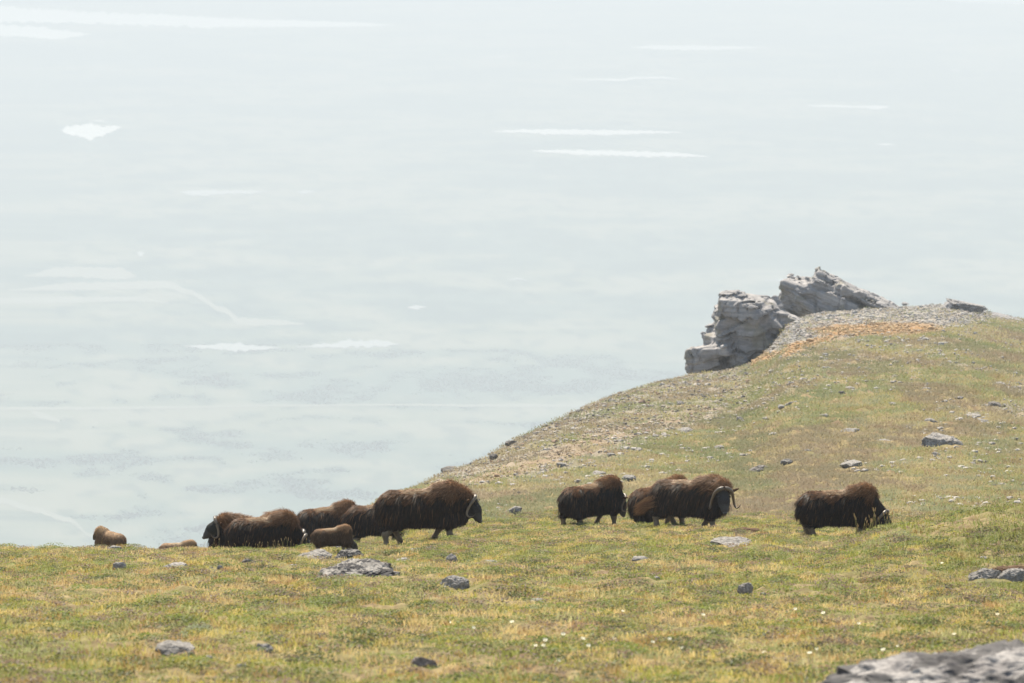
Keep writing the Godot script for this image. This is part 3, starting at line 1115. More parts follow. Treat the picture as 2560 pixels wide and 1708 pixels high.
func stalk_mesh(sd: int) -> ArrayMesh:
	var r := RandomNumberGenerator.new()
	r.seed = sd
	var v := PackedVector3Array()
	var nr := PackedVector3Array()
	var col := PackedColorArray()
	var idx := PackedInt32Array()
	var lean := Vector3(r.randf_range(-0.25, 0.35), 0, r.randf_range(-0.2, 0.2))
	var pts := []
	for k in 5:
		var t := k / 4.0
		pts.append(Vector3(0, t, 0) + lean * t * t)
	for k in 4:
		for j in 2:
			var s := Vector3(0.014, 0, 0) if j == 0 else Vector3(0, 0, 0.014)
			var b := v.size()
			v.append_array([pts[k] - s, pts[k] + s, pts[k + 1] - s, pts[k + 1] + s])
			for q in 4:
				nr.append(Vector3(0.3, 0.4, 0.85).normalized())
				col.append(Color(0.30, 0.27, 0.10))
			idx.append_array([b, b + 2, b + 1, b + 1, b + 2, b + 3])
	# seed head: a spindle of six sides
	var ax: Vector3 = (pts[4] - pts[3]).normalized()
	var base: Vector3 = pts[4] - ax * 0.04
	var e := ax.cross(Vector3(0, 0, 1)).normalized()
	var g := ax.cross(e)
	var rings := [[0.0, 0.012], [0.05, 0.042], [0.14, 0.034], [0.22, 0.004]]
	var b0 := v.size()
	for q in rings:
		for k in 6:
			var o: Vector3 = e * cos(TAU * k / 6.0) + g * sin(TAU * k / 6.0)
			v.append(base + ax * q[0] + o * q[1])
			nr.append(o)
			col.append(Color(0.52, 0.37, 0.19) * r.randf_range(0.8, 1.2))
	for q in 3:
		for k in 6:
			var a := b0 + q * 6 + k
			var c := b0 + q * 6 + (k + 1) % 6
			idx.append_array([a, a + 6, c, c, a + 6, c + 6])
	return mesh_of(v, idx, nr, col)


func build_stalks() -> void:
	rng.seed = 21
	var mat := vc_mat(0.7, 0.3, 0.75)
	# thickets: columns from, to, distance from, to, how many, height
	var sets := [[575, 790, 95.5, 99, 74, 0.21], [790, 905, 96, 99, 26, 0.15], [0, 560, 95.5, 98.5, 64, 0.13], [2130, 2200, 88, 92, 9, 0.40], [2110, 2230, 84, 90, 26, 0.26], [905, 1120, 97, 104, 26, 0.10], [530, 575, 96, 99, 8, 0.2], [-400, 2900, 50, 96, 90, 0.12], [2230, 2620, 84, 90, 24, 0.24], [1200, 2000, 100, 118, 60, 0.10]]
	for k in 3:
		var buf := PackedFloat32Array()
		var n := 0
		for s in sets:
			for i in s[4] / 3 + 1:
				var u := rng.randf_range(s[0], s[1])
				var d := rng.randf_range(s[2], s[3])
				var h: float = s[5] * rng.randf_range(0.55, 1.25)
				var b := Basis(Vector3.UP, rng.randf_range(-0.6, 0.6)).scaled(Vector3(h * 0.75, h, h * 0.75))
				add_copy(buf, Transform3D(b, ground(u, d)), Color(1, 1, 1) * rng.randf_range(0.7, 1.2))
				n += 1
		var o := scatter("seed_stalks", stalk_mesh(40 + k), mat, buf, n)
		tag(o, "thin grass stalks with pale seed heads, %s" % ["leaning", "upright", "swaying"][k], "grass", "", "stuff")


func build_flowers() -> void:
	rng.seed = 33
	var spots := [[1363, 1619], [1358, 1648], [1339, 1645], [1380, 1635], [1396, 1652], [1408, 1602], [1457, 1641], [1471, 1638], [1535, 1612], [1632, 1638], [1557, 1565], [1674, 1628], [1702, 1630], [1758, 1566], [1988, 1546], [2058, 1553], [2041, 1633], [2147, 1579], [2208, 1637], [2245, 1613], [2385, 1610], [2490, 1500], [2358, 1530], [2493, 1548], [1184, 1586], [2024, 1652], [1911, 1640], [1124, 1559], [1280, 1586], [2355, 1431]]
	var petal := PackedVector3Array()
	var pn := PackedVector3Array()
	var pi := PackedInt32Array()
	for k in 8:
		var a := TAU * k / 8.0
		var d := Vector3(cos(a), 0, sin(a))
		var s := Vector3(-sin(a), 0, cos(a))
		var b := petal.size()
		petal.append_array([d * 0.1, d * 0.62 + s * 0.36 + Vector3(0, 0.18, 0), d * 0.62 - s * 0.36 + Vector3(0, 0.18, 0), d * 1.0 + Vector3(0, 0.22, 0)])
		for j in 4:
			pn.append((Vector3.UP * 0.9 + d * -0.3).normalized())
		pi.append_array([b, b + 2, b + 1, b + 1, b + 2, b + 3])
	var petals := mesh_of(petal, pi, pn)
	var pm := StandardMaterial3D.new()
	pm.albedo_color = Color(0.80, 0.78, 0.62).linear_to_srgb()
	pm.roughness = 0.7
	pm.cull_mode = BaseMaterial3D.CULL_DISABLED
	pm.backlight_enabled = true
	pm.backlight = Color(0.8, 0.8, 0.8)
	var cm := StandardMaterial3D.new()
	cm.albedo_color = Color(0.55, 0.42, 0.06).linear_to_srgb()
	var sm := StandardMaterial3D.new()
	sm.albedo_color = Color(0.10, 0.14, 0.04).linear_to_srgb()
	var centre := SphereMesh.new()
	centre.radius = 0.26
	centre.height = 0.34
	centre.radial_segments = 8
	centre.rings = 4
	var stem := CylinderMesh.new()
	stem.top_radius = 0.06
	stem.bottom_radius = 0.08
	stem.height = 4.0
	stem.radial_segments = 5
	stem.rings = 1
	var proto := Node3D.new()
	put("petals", petals, pm, proto)
	put("centre", centre, cm, proto).position = Vector3(0, 0.12, 0)
	put("stem", stem, sm, proto).position = Vector3(0, -2.0, 0)
	for f in spots:
		var d := depth_at(f[0], f[1] + 6.0)
		var o: Node3D = proto.duplicate()
		o.name = numbered("white_flower")
		add_child(o)
		var s := rng.randf_range(0.020, 0.028)
		o.position = ground(f[0], d) + Vector3(0, 0.11, 0)
		o.scale = Vector3(s, s, s)
		o.rotation = Vector3(rng.randf_range(0.25, 0.7), rng.randf_range(-0.7, 0.7), 0)
		tag(o, "small white flower with eight petals in the near meadow grass", "flower", "white flowers in the near meadow")
	proto.free()


func build_shrubs() -> void:
	rng.seed = 44
	var mat := vc_mat(0.55, 0.35, 0.7)
	# column, row, width, height, colour, label
	var list := [
		[602, 1440, 56, 22, Color(0.070, 0.105, 0.024), "dark green dwarf shrub in the meadow below the resting cow"],
		[537, 1452, 34, 14, Color(0.085, 0.11, 0.028), "smaller dark green dwarf shrub beside its larger neighbour"],
		[500, 1588, 110, 22, Color(0.095, 0.145, 0.028), "wide bright green dwarf shrub in the near meadow"],
		[475, 1647, 36, 17, Color(0.045, 0.085, 0.020), "dark leafy clump beside the broken pale slab"],
		[350, 1377, 60, 11, Color(0.075, 0.070, 0.030), "brownish heather clump on the meadow edge"],
		[265, 1362, 70, 9, Color(0.085, 0.11, 0.026), "flat green mat on the meadow edge under the tan calf"],
		[1330, 1526, 70, 20, Color(0.10, 0.135, 0.026), "bushy green dwarf shrub among dry grass"],
		[1560, 1384, 130, 14, Color(0.075, 0.105, 0.024), "long low green mat in mid meadow"],
		[980, 1432, 80, 20, Color(0.11, 0.105, 0.022), "olive green cushion growing against the large lichen slab"],
		[1470, 1480, 90, 16, Color(0.13, 0.135, 0.030), "yellow green cushion in mid meadow"],
		[2090, 1347, 120, 20, Color(0.10, 0.135, 0.024), "bright green mat in front of the grazing muskox"],
		[2250, 1345, 120, 22, Color(0.075, 0.11, 0.022), "dark green mat on the grassy mound"],
		[2330, 1199, 70, 12, Color(0.075, 0.095, 0.026), "dark green patch of shrub on the hillside"],
		[1240, 1413, 90, 10, Color(0.10, 0.085, 0.028), "brownish shrub mat behind the bright white stone"],
		[1940, 1462, 60, 16, Color(0.085, 0.10, 0.024), "green clump beside the knobbly grey rock"],
		[2470, 1462, 110, 16, Color(0.10, 0.12, 0.026), "green turf tuft hanging over the earth bank"]]
	var k := 600
	for s in list:
		k += 1
		var d := depth_at(s[0], s[1] + s[3] * 0.4)
		var w: float = s[2] * d / F
		var h: float = s[3] * d / F
		var m := cushion(k, int(clampf(s[2] * 9.0, 260, 900)), 0.5, 1.0, 0.016 / w * 1.0)
		var cols: PackedColorArray = m.surface_get_arrays(0)[Mesh.ARRAY_COLOR]
		for i in cols.size():
			cols[i] = Color(cols[i].r * s[4].r, cols[i].r * s[4].g, cols[i].r * s[4].b)
		var a := m.surface_get_arrays(0)
		a[Mesh.ARRAY_COLOR] = cols
		var m2 := ArrayMesh.new()
		m2.add_surface_from_arrays(Mesh.PRIMITIVE_TRIANGLES, a)
		var o := put("dwarf_shrub", m2, mat, self)
		o.position = ground(s[0], d) - Vector3(0, 0.01, 0)
		o.scale = Vector3(w, h * 1.35, w * 0.9)
		tag(o, s[5], "shrub")
	# bare earth
	var earth := vc_mat(0.95, 0.2)
	var soil := [[1872, 1326, 92, 14, "freshly dug dark earth heap at the forefoot of the horned bull"], [2520, 1430, 150, 30, "bare brown earth bank at the side of the meadow"], [2080, 1477, 130, 9, "flat bare brown earth patch in the near meadow"], [830, 1528, 110, 8, "flat bare brown earth patch among the dry grass"]]
	for s in soil:
		k += 1
		var d := depth_at(s[0], s[1] + s[3] * 0.45)
		var w: float = s[2] * d / F
		var h: float = s[3] * d / F
		var m := rock(k, Vector3(w, h * 1.7, w * 0.7), 20, 2.2, 0.3, 0.0, [Color(0.06, 0.036, 0.022), Color(0.14, 0.09, 0.058)])
		var o := put("earth_mound", m, earth, self)
		o.position = ground(s[0], d) + Vector3(0, h * 0.35, 0)
		tag(o, s[4], "earth")
		block_out(s[0], s[2] * 0.9, d, 1.2, 0.2)


# ---------------------------------------------------------------- muskoxen

var coat_mat: StandardMaterial3D
var skin_mat: StandardMaterial3D
var horn_mat: StandardMaterial3D
var eye_mat: StandardMaterial3D
var hoof_mat: StandardMaterial3D


# smooth union of tapered bones, meshed as surface nets; bone: [a, ra, b, rb, sideways squash]
func skin(bones: Array, cell: float, k: float) -> Array:
	var lo := Vector3(1e9, 1e9, 1e9)
	var hi := -lo
	for b in bones:
		var pad: float = maxf(b[1], b[3]) + 3.0 * k
		lo = lo.min((b[0] as Vector3).min(b[2]) - Vector3.ONE * pad)
		hi = hi.max((b[0] as Vector3).max(b[2]) + Vector3.ONE * pad)
	var nx := int((hi.x - lo.x) / cell) + 2
	var ny := int((hi.y - lo.y) / cell) + 2
	var nz := int((hi.z - lo.z) / cell) + 2
	var f := PackedFloat32Array()
	f.resize(nx * ny * nz)
	var ik := 1.0 / k
	for b in bones:
		var a: Vector3 = b[0]
		var c: Vector3 = b[2]
		var ra: float = b[1]
		var rb: float = b[3]
		var zs: float = 1.0 / float(b[4])
		var pad: float = maxf(ra, rb) + 3.2 * k
		var l0 := a.min(c) - Vector3.ONE * pad
		var h0 := a.max(c) + Vector3.ONE * pad
		var i0 := maxi(0, int((l0.x - lo.x) / cell))
		var i1 := mini(nx - 1, int((h0.x - lo.x) / cell) + 1)
		var j0 := maxi(0, int((l0.y - lo.y) / cell))
		var j1 := mini(ny - 1, int((h0.y - lo.y) / cell) + 1)
		var k0 := maxi(0, int((l0.z - lo.z) / cell))
		var k1 := mini(nz - 1, int((h0.z - lo.z) / cell) + 1)
		var ax := a.x
		var ay := a.y
		var az := a.z
		var dx := c.x - a.x
		var dy := c.y - a.y
		var dz := (c.z - a.z) * zs
		var inv := 1.0 / maxf(dx * dx + dy * dy + dz * dz, 1e-6)
		for kz in range(k0, k1 + 1):
			var pz := (lo.z + kz * cell - az) * zs
			for j in range(j0, j1 + 1):
				var py := lo.y + j * cell - ay
				var row := (kz * ny + j) * nx
				for i in range(i0, i1 + 1):
					var px := lo.x + i * cell - ax
					var t := clampf((px * dx + py * dy + pz * dz) * inv, 0.0, 1.0)
					var qx := px - dx * t
					var qy := py - dy * t
					var qz := pz - dz * t
					var dist := sqrt(qx * qx + qy * qy + qz * qz) - ra - (rb - ra) * t
					if dist < 3.2 * k:
						f[row + i] += exp(-dist * ik)
	for i in f.size():
		f[i] = -k * log(maxf(f[i], 0.02))
	return nets(f, lo, nx, ny, nz, cell)


func nets(f: PackedFloat32Array, lo: Vector3, nx: int, ny: int, nz: int, cell: float) -> Array:
	var vid := PackedInt32Array()
	vid.resize(nx * ny * nz)
	vid.fill(-1)
	var v := PackedVector3Array()
	var nr := PackedVector3Array()
	var idx := PackedInt32Array()
	var offs := [0, 1, nx, nx + 1, nx * ny, nx * ny + 1, nx * ny + nx, nx * ny + nx + 1]
	var pos := [Vector3(0, 0, 0), Vector3(1, 0, 0), Vector3(0, 1, 0), Vector3(1, 1, 0), Vector3(0, 0, 1), Vector3(1, 0, 1), Vector3(0, 1, 1), Vector3(1, 1, 1)]
	var edges := [[0, 1], [2, 3], [4, 5], [6, 7], [0, 2], [1, 3], [4, 6], [5, 7], [0, 4], [1, 5], [2, 6], [3, 7]]
	for kz in nz - 1:
		for j in ny - 1:
			for i in nx - 1:
				var b := (kz * ny + j) * nx + i
				var s := 0
				for q in 8:
					if f[b + offs[q]] < 0.0:
						s += 1
				if s == 0 or s == 8:
					continue
				var sum := Vector3.ZERO
				var cnt := 0
				for e in edges:
					var fa := f[b + offs[e[0]]]
					var fb := f[b + offs[e[1]]]
					if (fa < 0.0) != (fb < 0.0):
						sum += (pos[e[0]] as Vector3).lerp(pos[e[1]], fa / (fa - fb))
						cnt += 1
				var gx := f[b + 1] - f[b] + f[b + nx + 1] - f[b + nx] + f[b + nx * ny + 1] - f[b + nx * ny]
				var gy := f[b + nx] - f[b] + f[b + nx + 1] - f[b + 1] + f[b + nx * ny + nx] - f[b + nx * ny]
				var gz := f[b + nx * ny] - f[b] + f[b + nx * ny + 1] - f[b + 1] + f[b + nx * ny + nx] - f[b + nx]
				vid[b] = v.size()
				v.append(lo + (Vector3(i, j, kz) + sum / cnt) * cell)
				nr.append(Vector3(gx, gy, gz).normalized())
	for kz in range(1, nz - 1):
		for j in range(1, ny - 1):
			for i in range(1, nx - 1):
				var b := (kz * ny + j) * nx + i
				var s0 := f[b] < 0.0
				for ax in 3:
					var step: int = [1, nx, nx * ny][ax]
					if (f[b + step] < 0.0) == s0:
						continue
					var u: int = [nx, nx * ny, 1][ax]
					var w: int = [nx * ny, 1, nx][ax]
					var a := vid[b]
					var c := vid[b - u]
					var d := vid[b - u - w]
					var e := vid[b - w]
					if a < 0 or c < 0 or d < 0 or e < 0:
						continue
					if s0:
						idx.append_array([a, d, c, a, e, d])
					else:
						idx.append_array([a, c, d, a, d, e])
	return [v, nr, idx]


func tube(pts: Array, radii: Array, cols: Array, sides := 8) -> ArrayMesh:
	var v := PackedVector3Array()
	var nr := PackedVector3Array()
	var col := PackedColorArray()
	var idx := PackedInt32Array()
	# resample smoothly
	var c := Curve3D.new()
	for i in pts.size():
		var t: Vector3 = (pts[mini(i + 1, pts.size() - 1)] - pts[maxi(i - 1, 0)]) / 6.0
		c.add_point(pts[i], -t, t)
	var n := (pts.size() - 1) * 3
	for i in n + 1:
		var g := i / 3.0
		var s := mini(int(g), pts.size() - 2)
		var fr := g - s
		var p := c.sample(s, fr)
		var q := c.sample(s, fr + 0.02) if fr < 0.97 else p + (p - c.sample(s, fr - 0.02))
		var ax := (q - p).normalized()
		var e := ax.cross(Vector3(0.3, 0.9, 0.31)).normalized()
		var h := ax.cross(e)
		var r: float = lerpf(radii[s], radii[s + 1], fr)
		for k in sides:
			var o := e * cos(TAU * k / sides) + h * sin(TAU * k / sides)
			v.append(p + o * r)
			nr.append(o)
			col.append((cols[s] as Color).lerp(cols[s + 1], fr))
	for i in n:
		for k in sides:
			var a := i * sides + k
			var b := i * sides + (k + 1) % sides
			idx.append_array([a, a + sides, b, b, a + sides, b + sides])
	return mesh_of(v, idx, nr, col)


# o: u, d, top (row of the hump), yaw, poll, face (direction of the face), turn of the head, feet offsets, look
func muskox(label: String, o: Dictionary) -> void:
	var r := RandomNumberGenerator.new()
	r.seed = o.seed
	var calf: bool = o.get("calf", false)
	var lying: bool = o.get("lying", false)
	var s: float = o.scale
	var tall := (0.82 if lying else 1.37) * s
	# step back over the ground until the animal's height reaches from there to its known top
	var best := 1e9
	var dist := 0.0
	var dd: float = o.from
	while dd < 125.0:
		var miss := absf((surf_v(o.u, dd) - o.top) * dd / F - tall)
		if miss < best - 0.004:
			best = miss
			dist = dd
		dd += 0.1
	var g0 := ground(o.u, dist)
	var root := Node3D.new()
	root.name = numbered("muskox")
	add_child(root)
	var yaw: float = deg_to_rad(o.get("yaw", 0.0))
	root.position = g0
	root.rotation.y = yaw
	tag(root, label, "muskox", "herd of muskoxen")
	var mid := Vector3(1.0, 0, 0)   # the middle of the trunk stands over the root
	var fat: float = o.get("fat", 1.0)
	var drop := 0.50 if lying else 0.0
	var D := Vector3(0, -drop, 0)
	# head frame
	var hf: Vector3 = (o.face as Vector3).normalized()
	var hr := Vector3(0, 0, 1).rotated(Vector3.UP, deg_to_rad(o.get("turn", 0.0)))
	hf = hf.rotated(Vector3.UP, deg_to_rad(o.get("turn", 0.0)))
	var hu := hr.cross(hf).normalized()
	if hu.dot(Vector3(hf.x, 0.6, hf.z)) < 0.0:
		hu = -hu
	hr = hf.cross(hu).normalized()
	var O: Vector3 = o.poll
	var H := func(a: float, b: float, c: float) -> Vector3: return O + (hf * a + hu * b + hr * c) * (0.85 if calf else 1.14)
	var bones := [
		[Vector3(0.30, 0.74, 0) + D, 0.335, Vector3(0.75, 0.755, 0) + D, 0.32, 0.95 * fat],
		[Vector3(0.75, 0.755, 0) + D, 0.32, Vector3(1.14, 0.785, 0) + D, 0.335, 0.94 * fat],
		[Vector3(1.26, 0.89, 0) + D, 0.33, Vector3(1.46, 0.98, 0) + D, 0.285, 0.78],
		[Vector3(1.42, 0.86, 0) + D, 0.33, H.call(-0.04, -0.21, 0), 0.225, 0.85],
		[Vector3(1.40, 0.62, 0) + D, 0.30, H.call(0.27, -0.24, 0), 0.15, 0.9],
		[Vector3(0.24, 0.58, 0) + D * 0.75, 0.24, Vector3(0.85, 0.56, 0) + D * 0.75, 0.24, 1.15],
		[Vector3(0.85, 0.56, 0) + D * 0.75, 0.24, Vector3(1.45, 0.54, 0) + D * 0.75, 0.25, 1.15],
		[H.call(0.06, -0.10, 0), 0.135, H.call(0.25, -0.04, 0), 0.118, 0.92],
		[H.call(0.25, -0.04, 0), 0.118, H.call(0.42, -0.03, 0), 0.088, 0.95],
		[Vector3(0.02, 0.82, 0) + D, 0.07, Vector3(-0.04, 0.60, 0) + D, 0.05, 1.0]]
	var feet: Array = o.get("feet", [0.0, 0.0, 0.0, 0.0])
	var hooves := []
	if not lying:
		for k in 4:
			var sd := 1.0 if k % 2 == 0 else -1.0
			var fore := k < 2
			var x: float = (1.36 if fore else 0.26) + feet[k]
			var z := sd * (0.17 if fore else 0.19)
			var wpos := g0 + (Vector3(x - mid.x, 0, z) * s).rotated(Vector3.UP, yaw)
			var gy: float = (ground_at(wpos.x, wpos.z).y - g0.y) / s
			var ft := Vector3(x, gy + 0.03, z)
			if fore:
				var kn := Vector3(lerpf(1.36, x, 0.55) + 0.02, 0.30 + gy * 0.5, z)
				bones.append([Vector3(1.36, 0.55, z), 0.13, kn, 0.068, 1.0])
				bones.append([kn, 0.062, ft + Vector3(-0.01, 0.06, 0), 0.046, 1.0])
				bones.append([ft + Vector3(-0.01, 0.06, 0), 0.046, ft + Vector3(0.03, 0.0, 0), 0.052, 1.0])
			else:
				var kn := Vector3(0.40 + feet[k] * 0.4, 0.42, z)
				var hk := Vector3(lerpf(0.26, x, 0.7) - 0.07, 0.27 + gy * 0.6, z)
				bones.append([Vector3(0.34, 0.6, z), 0.18, kn, 0.12, 1.0])
				bones.append([kn, 0.11, hk, 0.062, 1.0])
				bones.append([hk, 0.058, ft + Vector3(-0.01, 0.06, 0), 0.046, 1.0])
				bones.append([ft + Vector3(-0.01, 0.06, 0), 0.046, ft + Vector3(0.03, 0.0, 0), 0.052, 1.0])
			hooves.append(ft)
	for b in bones:
		b[0] = (b[0] - mid) * s
		b[2] = (b[2] - mid) * s
		b[1] *= s
		b[3] *= s
	var mesh: Array = skin(bones, 0.036 * s, 0.030 * s)
	var v: PackedVector3Array = mesh[0]
	var nr: PackedVector3Array = mesh[1]
	var idx: PackedInt32Array = mesh[2]
	# colours of the species: dark coat, pale saddle and stockings, grey muzzle; sunlit brown painted along the back
	var warm: float = o.get("warm", 0.0)
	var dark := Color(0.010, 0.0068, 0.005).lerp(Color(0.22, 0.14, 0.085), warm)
	var brown := Color(0.175, 0.080, 0.032).lerp(Color(0.36, 0.24, 0.14), warm)  # brown top of the back partly painted sunlight, flanks kept near black
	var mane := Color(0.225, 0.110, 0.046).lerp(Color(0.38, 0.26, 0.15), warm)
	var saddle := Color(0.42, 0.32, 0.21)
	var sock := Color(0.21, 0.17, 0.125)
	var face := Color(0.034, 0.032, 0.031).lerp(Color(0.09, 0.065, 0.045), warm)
	var zone := PackedInt32Array()
	var cols := PackedColorArray()
	var nn := FastNoiseLite.new()
	nn.seed = o.seed
	nn.frequency = 3.0
	nn.fractal_octaves = 3
	for i in v.size():
		var p := v[i] / s + mid
		var q := p - O
		var a := q.dot(hf)
		var b := q.dot(hu)
		var lat := absf(q.dot(hr))
		var e := nn.get_noise_3dv(p)
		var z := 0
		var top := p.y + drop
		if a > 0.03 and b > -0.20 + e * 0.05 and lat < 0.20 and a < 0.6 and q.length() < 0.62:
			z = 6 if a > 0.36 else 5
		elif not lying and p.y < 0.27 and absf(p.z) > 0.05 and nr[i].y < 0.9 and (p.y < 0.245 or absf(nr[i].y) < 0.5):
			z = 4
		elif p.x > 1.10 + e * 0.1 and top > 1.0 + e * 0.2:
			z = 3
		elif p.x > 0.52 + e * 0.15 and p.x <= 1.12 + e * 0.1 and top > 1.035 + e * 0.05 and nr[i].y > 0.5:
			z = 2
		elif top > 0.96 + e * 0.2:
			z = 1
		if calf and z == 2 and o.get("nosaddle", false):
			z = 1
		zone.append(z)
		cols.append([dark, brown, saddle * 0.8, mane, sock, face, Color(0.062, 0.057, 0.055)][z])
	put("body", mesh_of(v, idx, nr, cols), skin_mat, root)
	# the coat: many thousand locks that follow the lie of the hair
	var hv := PackedVector3Array()
	var hn := PackedVector3Array()
	var hc := PackedColorArray()
	var hi := PackedInt32Array()
	var dens: float = o.get("hair", 1.0) * 2500.0 / (s * s)
	var hl: float = o.get("shag", 1.0)
	for t in range(0, idx.size(), 3):
		var ia := idx[t]
		var pa := v[ia]
		var pb := v[idx[t + 1]]
		var pc := v[idx[t + 2]]
		var area := (pb - pa).cross(pc - pa).length() * 0.5
		var z := zone[ia]
		var want: float = area * dens * [1.1, 1.25, 1.3, 1.9, 0.5, 0.7, 0.0][z]
		var cnt := int(want + r.randf())
		for q in cnt:
			var w1 := r.randf()
			var w2 := r.randf()
			if w1 + w2 > 1.0:
				w1 = 1.0 - w1
				w2 = 1.0 - w2
			var p := pa + (pb - pa) * w1 + (pc - pa) * w2
			var n := nr[ia]
			var lp := p / s + mid
			var len := 0.1
			var lift := 0.2
			var comb := Vector3(-0.35, -1, 0)
			var c0 := dark
			var wd := 0.013
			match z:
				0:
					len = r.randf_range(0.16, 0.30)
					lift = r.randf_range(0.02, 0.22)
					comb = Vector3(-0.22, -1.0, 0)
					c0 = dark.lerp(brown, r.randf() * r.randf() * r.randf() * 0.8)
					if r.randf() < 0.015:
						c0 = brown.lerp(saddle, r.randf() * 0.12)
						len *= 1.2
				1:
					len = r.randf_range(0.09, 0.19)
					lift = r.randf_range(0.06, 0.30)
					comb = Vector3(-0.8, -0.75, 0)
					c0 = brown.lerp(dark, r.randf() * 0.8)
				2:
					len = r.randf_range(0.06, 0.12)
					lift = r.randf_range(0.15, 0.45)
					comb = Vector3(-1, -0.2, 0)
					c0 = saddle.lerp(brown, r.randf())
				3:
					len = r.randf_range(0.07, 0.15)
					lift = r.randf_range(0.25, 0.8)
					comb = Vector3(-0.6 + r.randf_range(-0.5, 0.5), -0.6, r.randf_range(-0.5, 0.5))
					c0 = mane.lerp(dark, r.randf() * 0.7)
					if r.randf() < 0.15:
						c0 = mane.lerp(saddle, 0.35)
				4:
					len = r.randf_range(0.02, 0.05)
					comb = Vector3(-0.1, -1, 0)
					c0 = sock.lerp(brown, r.randf() * 0.35)
				5:
					len = r.randf_range(0.02, 0.045)
					comb = hf
					c0 = face
			len *= hl
			if calf:
				len *= 0.8
			var d1 := comb - n * comb.dot(n)
			d1 = d1.normalized() + n * lift + Vector3(r.randfn(), r.randfn(), r.randfn()) * 0.09
			d1 = d1.normalized()
			var d2 := d1 + Vector3(-0.1, -0.75 if z != 3 else -0.25, 0) + Vector3(r.randfn(), 0, r.randfn()) * 0.12
			d2 = d2.normalized()
			var root_p := p - n * 0.008
			var m1 := p + d1 * (len * 0.5 * s)
			var tip := m1 + d2 * (len * 0.5 * s)
			var least: float = (0.25 + r.randf() * 0.10) * s
			if z != 4 and z != 5 and not lying and tip.y < least:
				if lp.y < 0.2:
					continue
				tip.y = least
				if m1.y < least:
					m1.y = least + 0.01
			if lying:
				tip.y = maxf(tip.y, 0.02)
				m1.y = maxf(m1.y, 0.02)
			var side := d1.cross(n)
			if side.length() < 0.05:
				side = Vector3(0, 0, 1).cross(n)
			side = (side.normalized() + n * r.randf_range(-0.6, 0.6)).normalized()
			var wv := side * (wd * s * r.randf_range(0.6, 1.3) * (0.55 if z == 3 else 1.0) * 0.5)
			var k := hv.size()
			hv.append_array([root_p - wv, root_p + wv, m1 - wv * 0.85, m1 + wv * 0.85, tip])
			var fn := wv.cross(d1).normalized()
			if fn.dot(n) < 0.0:
				fn = -fn
			fn = (fn + n * 0.8).normalized()
			var sh := r.randf_range(0.65, 1.4)
			var cc := Color(c0.r * sh, c0.g * sh, c0.b * sh)
			var ct := Color(cc.r * 1.25 + 0.006, cc.g * 1.15 + 0.003, cc.b * 1.05)
			for j in 5:
				hn.append(fn)
			hc.append_array([cc, cc, cc, cc, ct])
			hi.append_array([k, k + 2, k + 1, k + 1, k + 2, k + 3, k + 2, k + 4, k + 3])
	# a streaming tuft of skirt hair
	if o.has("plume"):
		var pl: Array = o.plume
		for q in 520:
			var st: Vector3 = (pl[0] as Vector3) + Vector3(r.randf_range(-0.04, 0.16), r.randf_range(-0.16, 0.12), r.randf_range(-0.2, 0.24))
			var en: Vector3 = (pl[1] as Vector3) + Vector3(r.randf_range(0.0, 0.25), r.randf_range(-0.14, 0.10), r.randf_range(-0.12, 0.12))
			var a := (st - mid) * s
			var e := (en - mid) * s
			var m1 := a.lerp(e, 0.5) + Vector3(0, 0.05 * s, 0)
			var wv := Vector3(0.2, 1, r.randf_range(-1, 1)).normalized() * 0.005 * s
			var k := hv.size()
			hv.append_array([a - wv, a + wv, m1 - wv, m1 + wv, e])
			var cc := brown.lerp(Color(0.36, 0.20, 0.09), r.randf()) * r.randf_range(0.8, 1.4)  # golden brown holds the sunlight on this tuft in its colour
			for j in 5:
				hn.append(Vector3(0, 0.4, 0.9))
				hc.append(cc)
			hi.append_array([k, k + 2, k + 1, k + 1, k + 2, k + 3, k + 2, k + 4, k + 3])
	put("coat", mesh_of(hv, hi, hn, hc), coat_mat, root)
	for ft in hooves:
		var hm := CylinderMesh.new()
		hm.top_radius = 0.050 * s
		hm.bottom_radius = 0.062 * s
		hm.height = 0.07 * s
		hm.radial_segments = 10
		hm.rings = 1
		put("hoof", hm, hoof_mat, root).position = (ft - mid + Vector3(0.02, 0.0, 0)) * s
	# horns, ears, eyes
	var hs: float = o.get("horn", 1.0)
	for sd in [-1.0, 1.0]:
		if hs > 0.0:
			var shape := [[0.00, 0.030, 0.012, 0.042], [0.015, 0.030, 0.080, 0.048], [0.06, -0.03, 0.145, 0.040], [0.14, -0.13, 0.180, 0.033], [0.235, -0.200, 0.205, 0.027], [0.305, -0.185, 0.230, 0.020], [0.315, -0.105, 0.260, 0.013], [0.275, -0.045, 0.285, 0.005]]
			if calf:
				shape = [[0.05, -0.02, 0.10, 0.022], [0.04, 0.02, 0.15, 0.018], [0.03, 0.07, 0.18, 0.005]]
			var pts := []
			var rad := []
			var hcol := []
			for q in shape.size():
				var e: Array = shape[q]
				var k := hs * (0.85 if calf else 1.14)
				pts.append((O + (hf * e[0] + hu * e[1] + hr * e[2] * sd) * k - mid) * s)
				rad.append(e[3] * s * hs * 0.86)
				var tq := q / float(shape.size() - 1)
				hcol.append(Color(0.13, 0.105, 0.08).lerp(Color(0.16, 0.112, 0.07), smoothstep(0.0, 0.5, tq)).lerp(Color(0.05, 0.042, 0.036), smoothstep(0.72, 1.0, tq)))
			if calf:
				hcol = [Color(0.04, 0.035, 0.03), Color(0.03, 0.028, 0.025), Color(0.02, 0.02, 0.02)]
			put("horn", tube(pts, rad, hcol), horn_mat, root)
		var ear := [[0.03, -0.13, 0.17, 0.03], [0.02, -0.12, 0.23, 0.042], [0.0, -0.10, 0.29, 0.03], [-0.01, -0.09, 0.325, 0.006]]
		var ep := []
		var er := []
		var ec := []
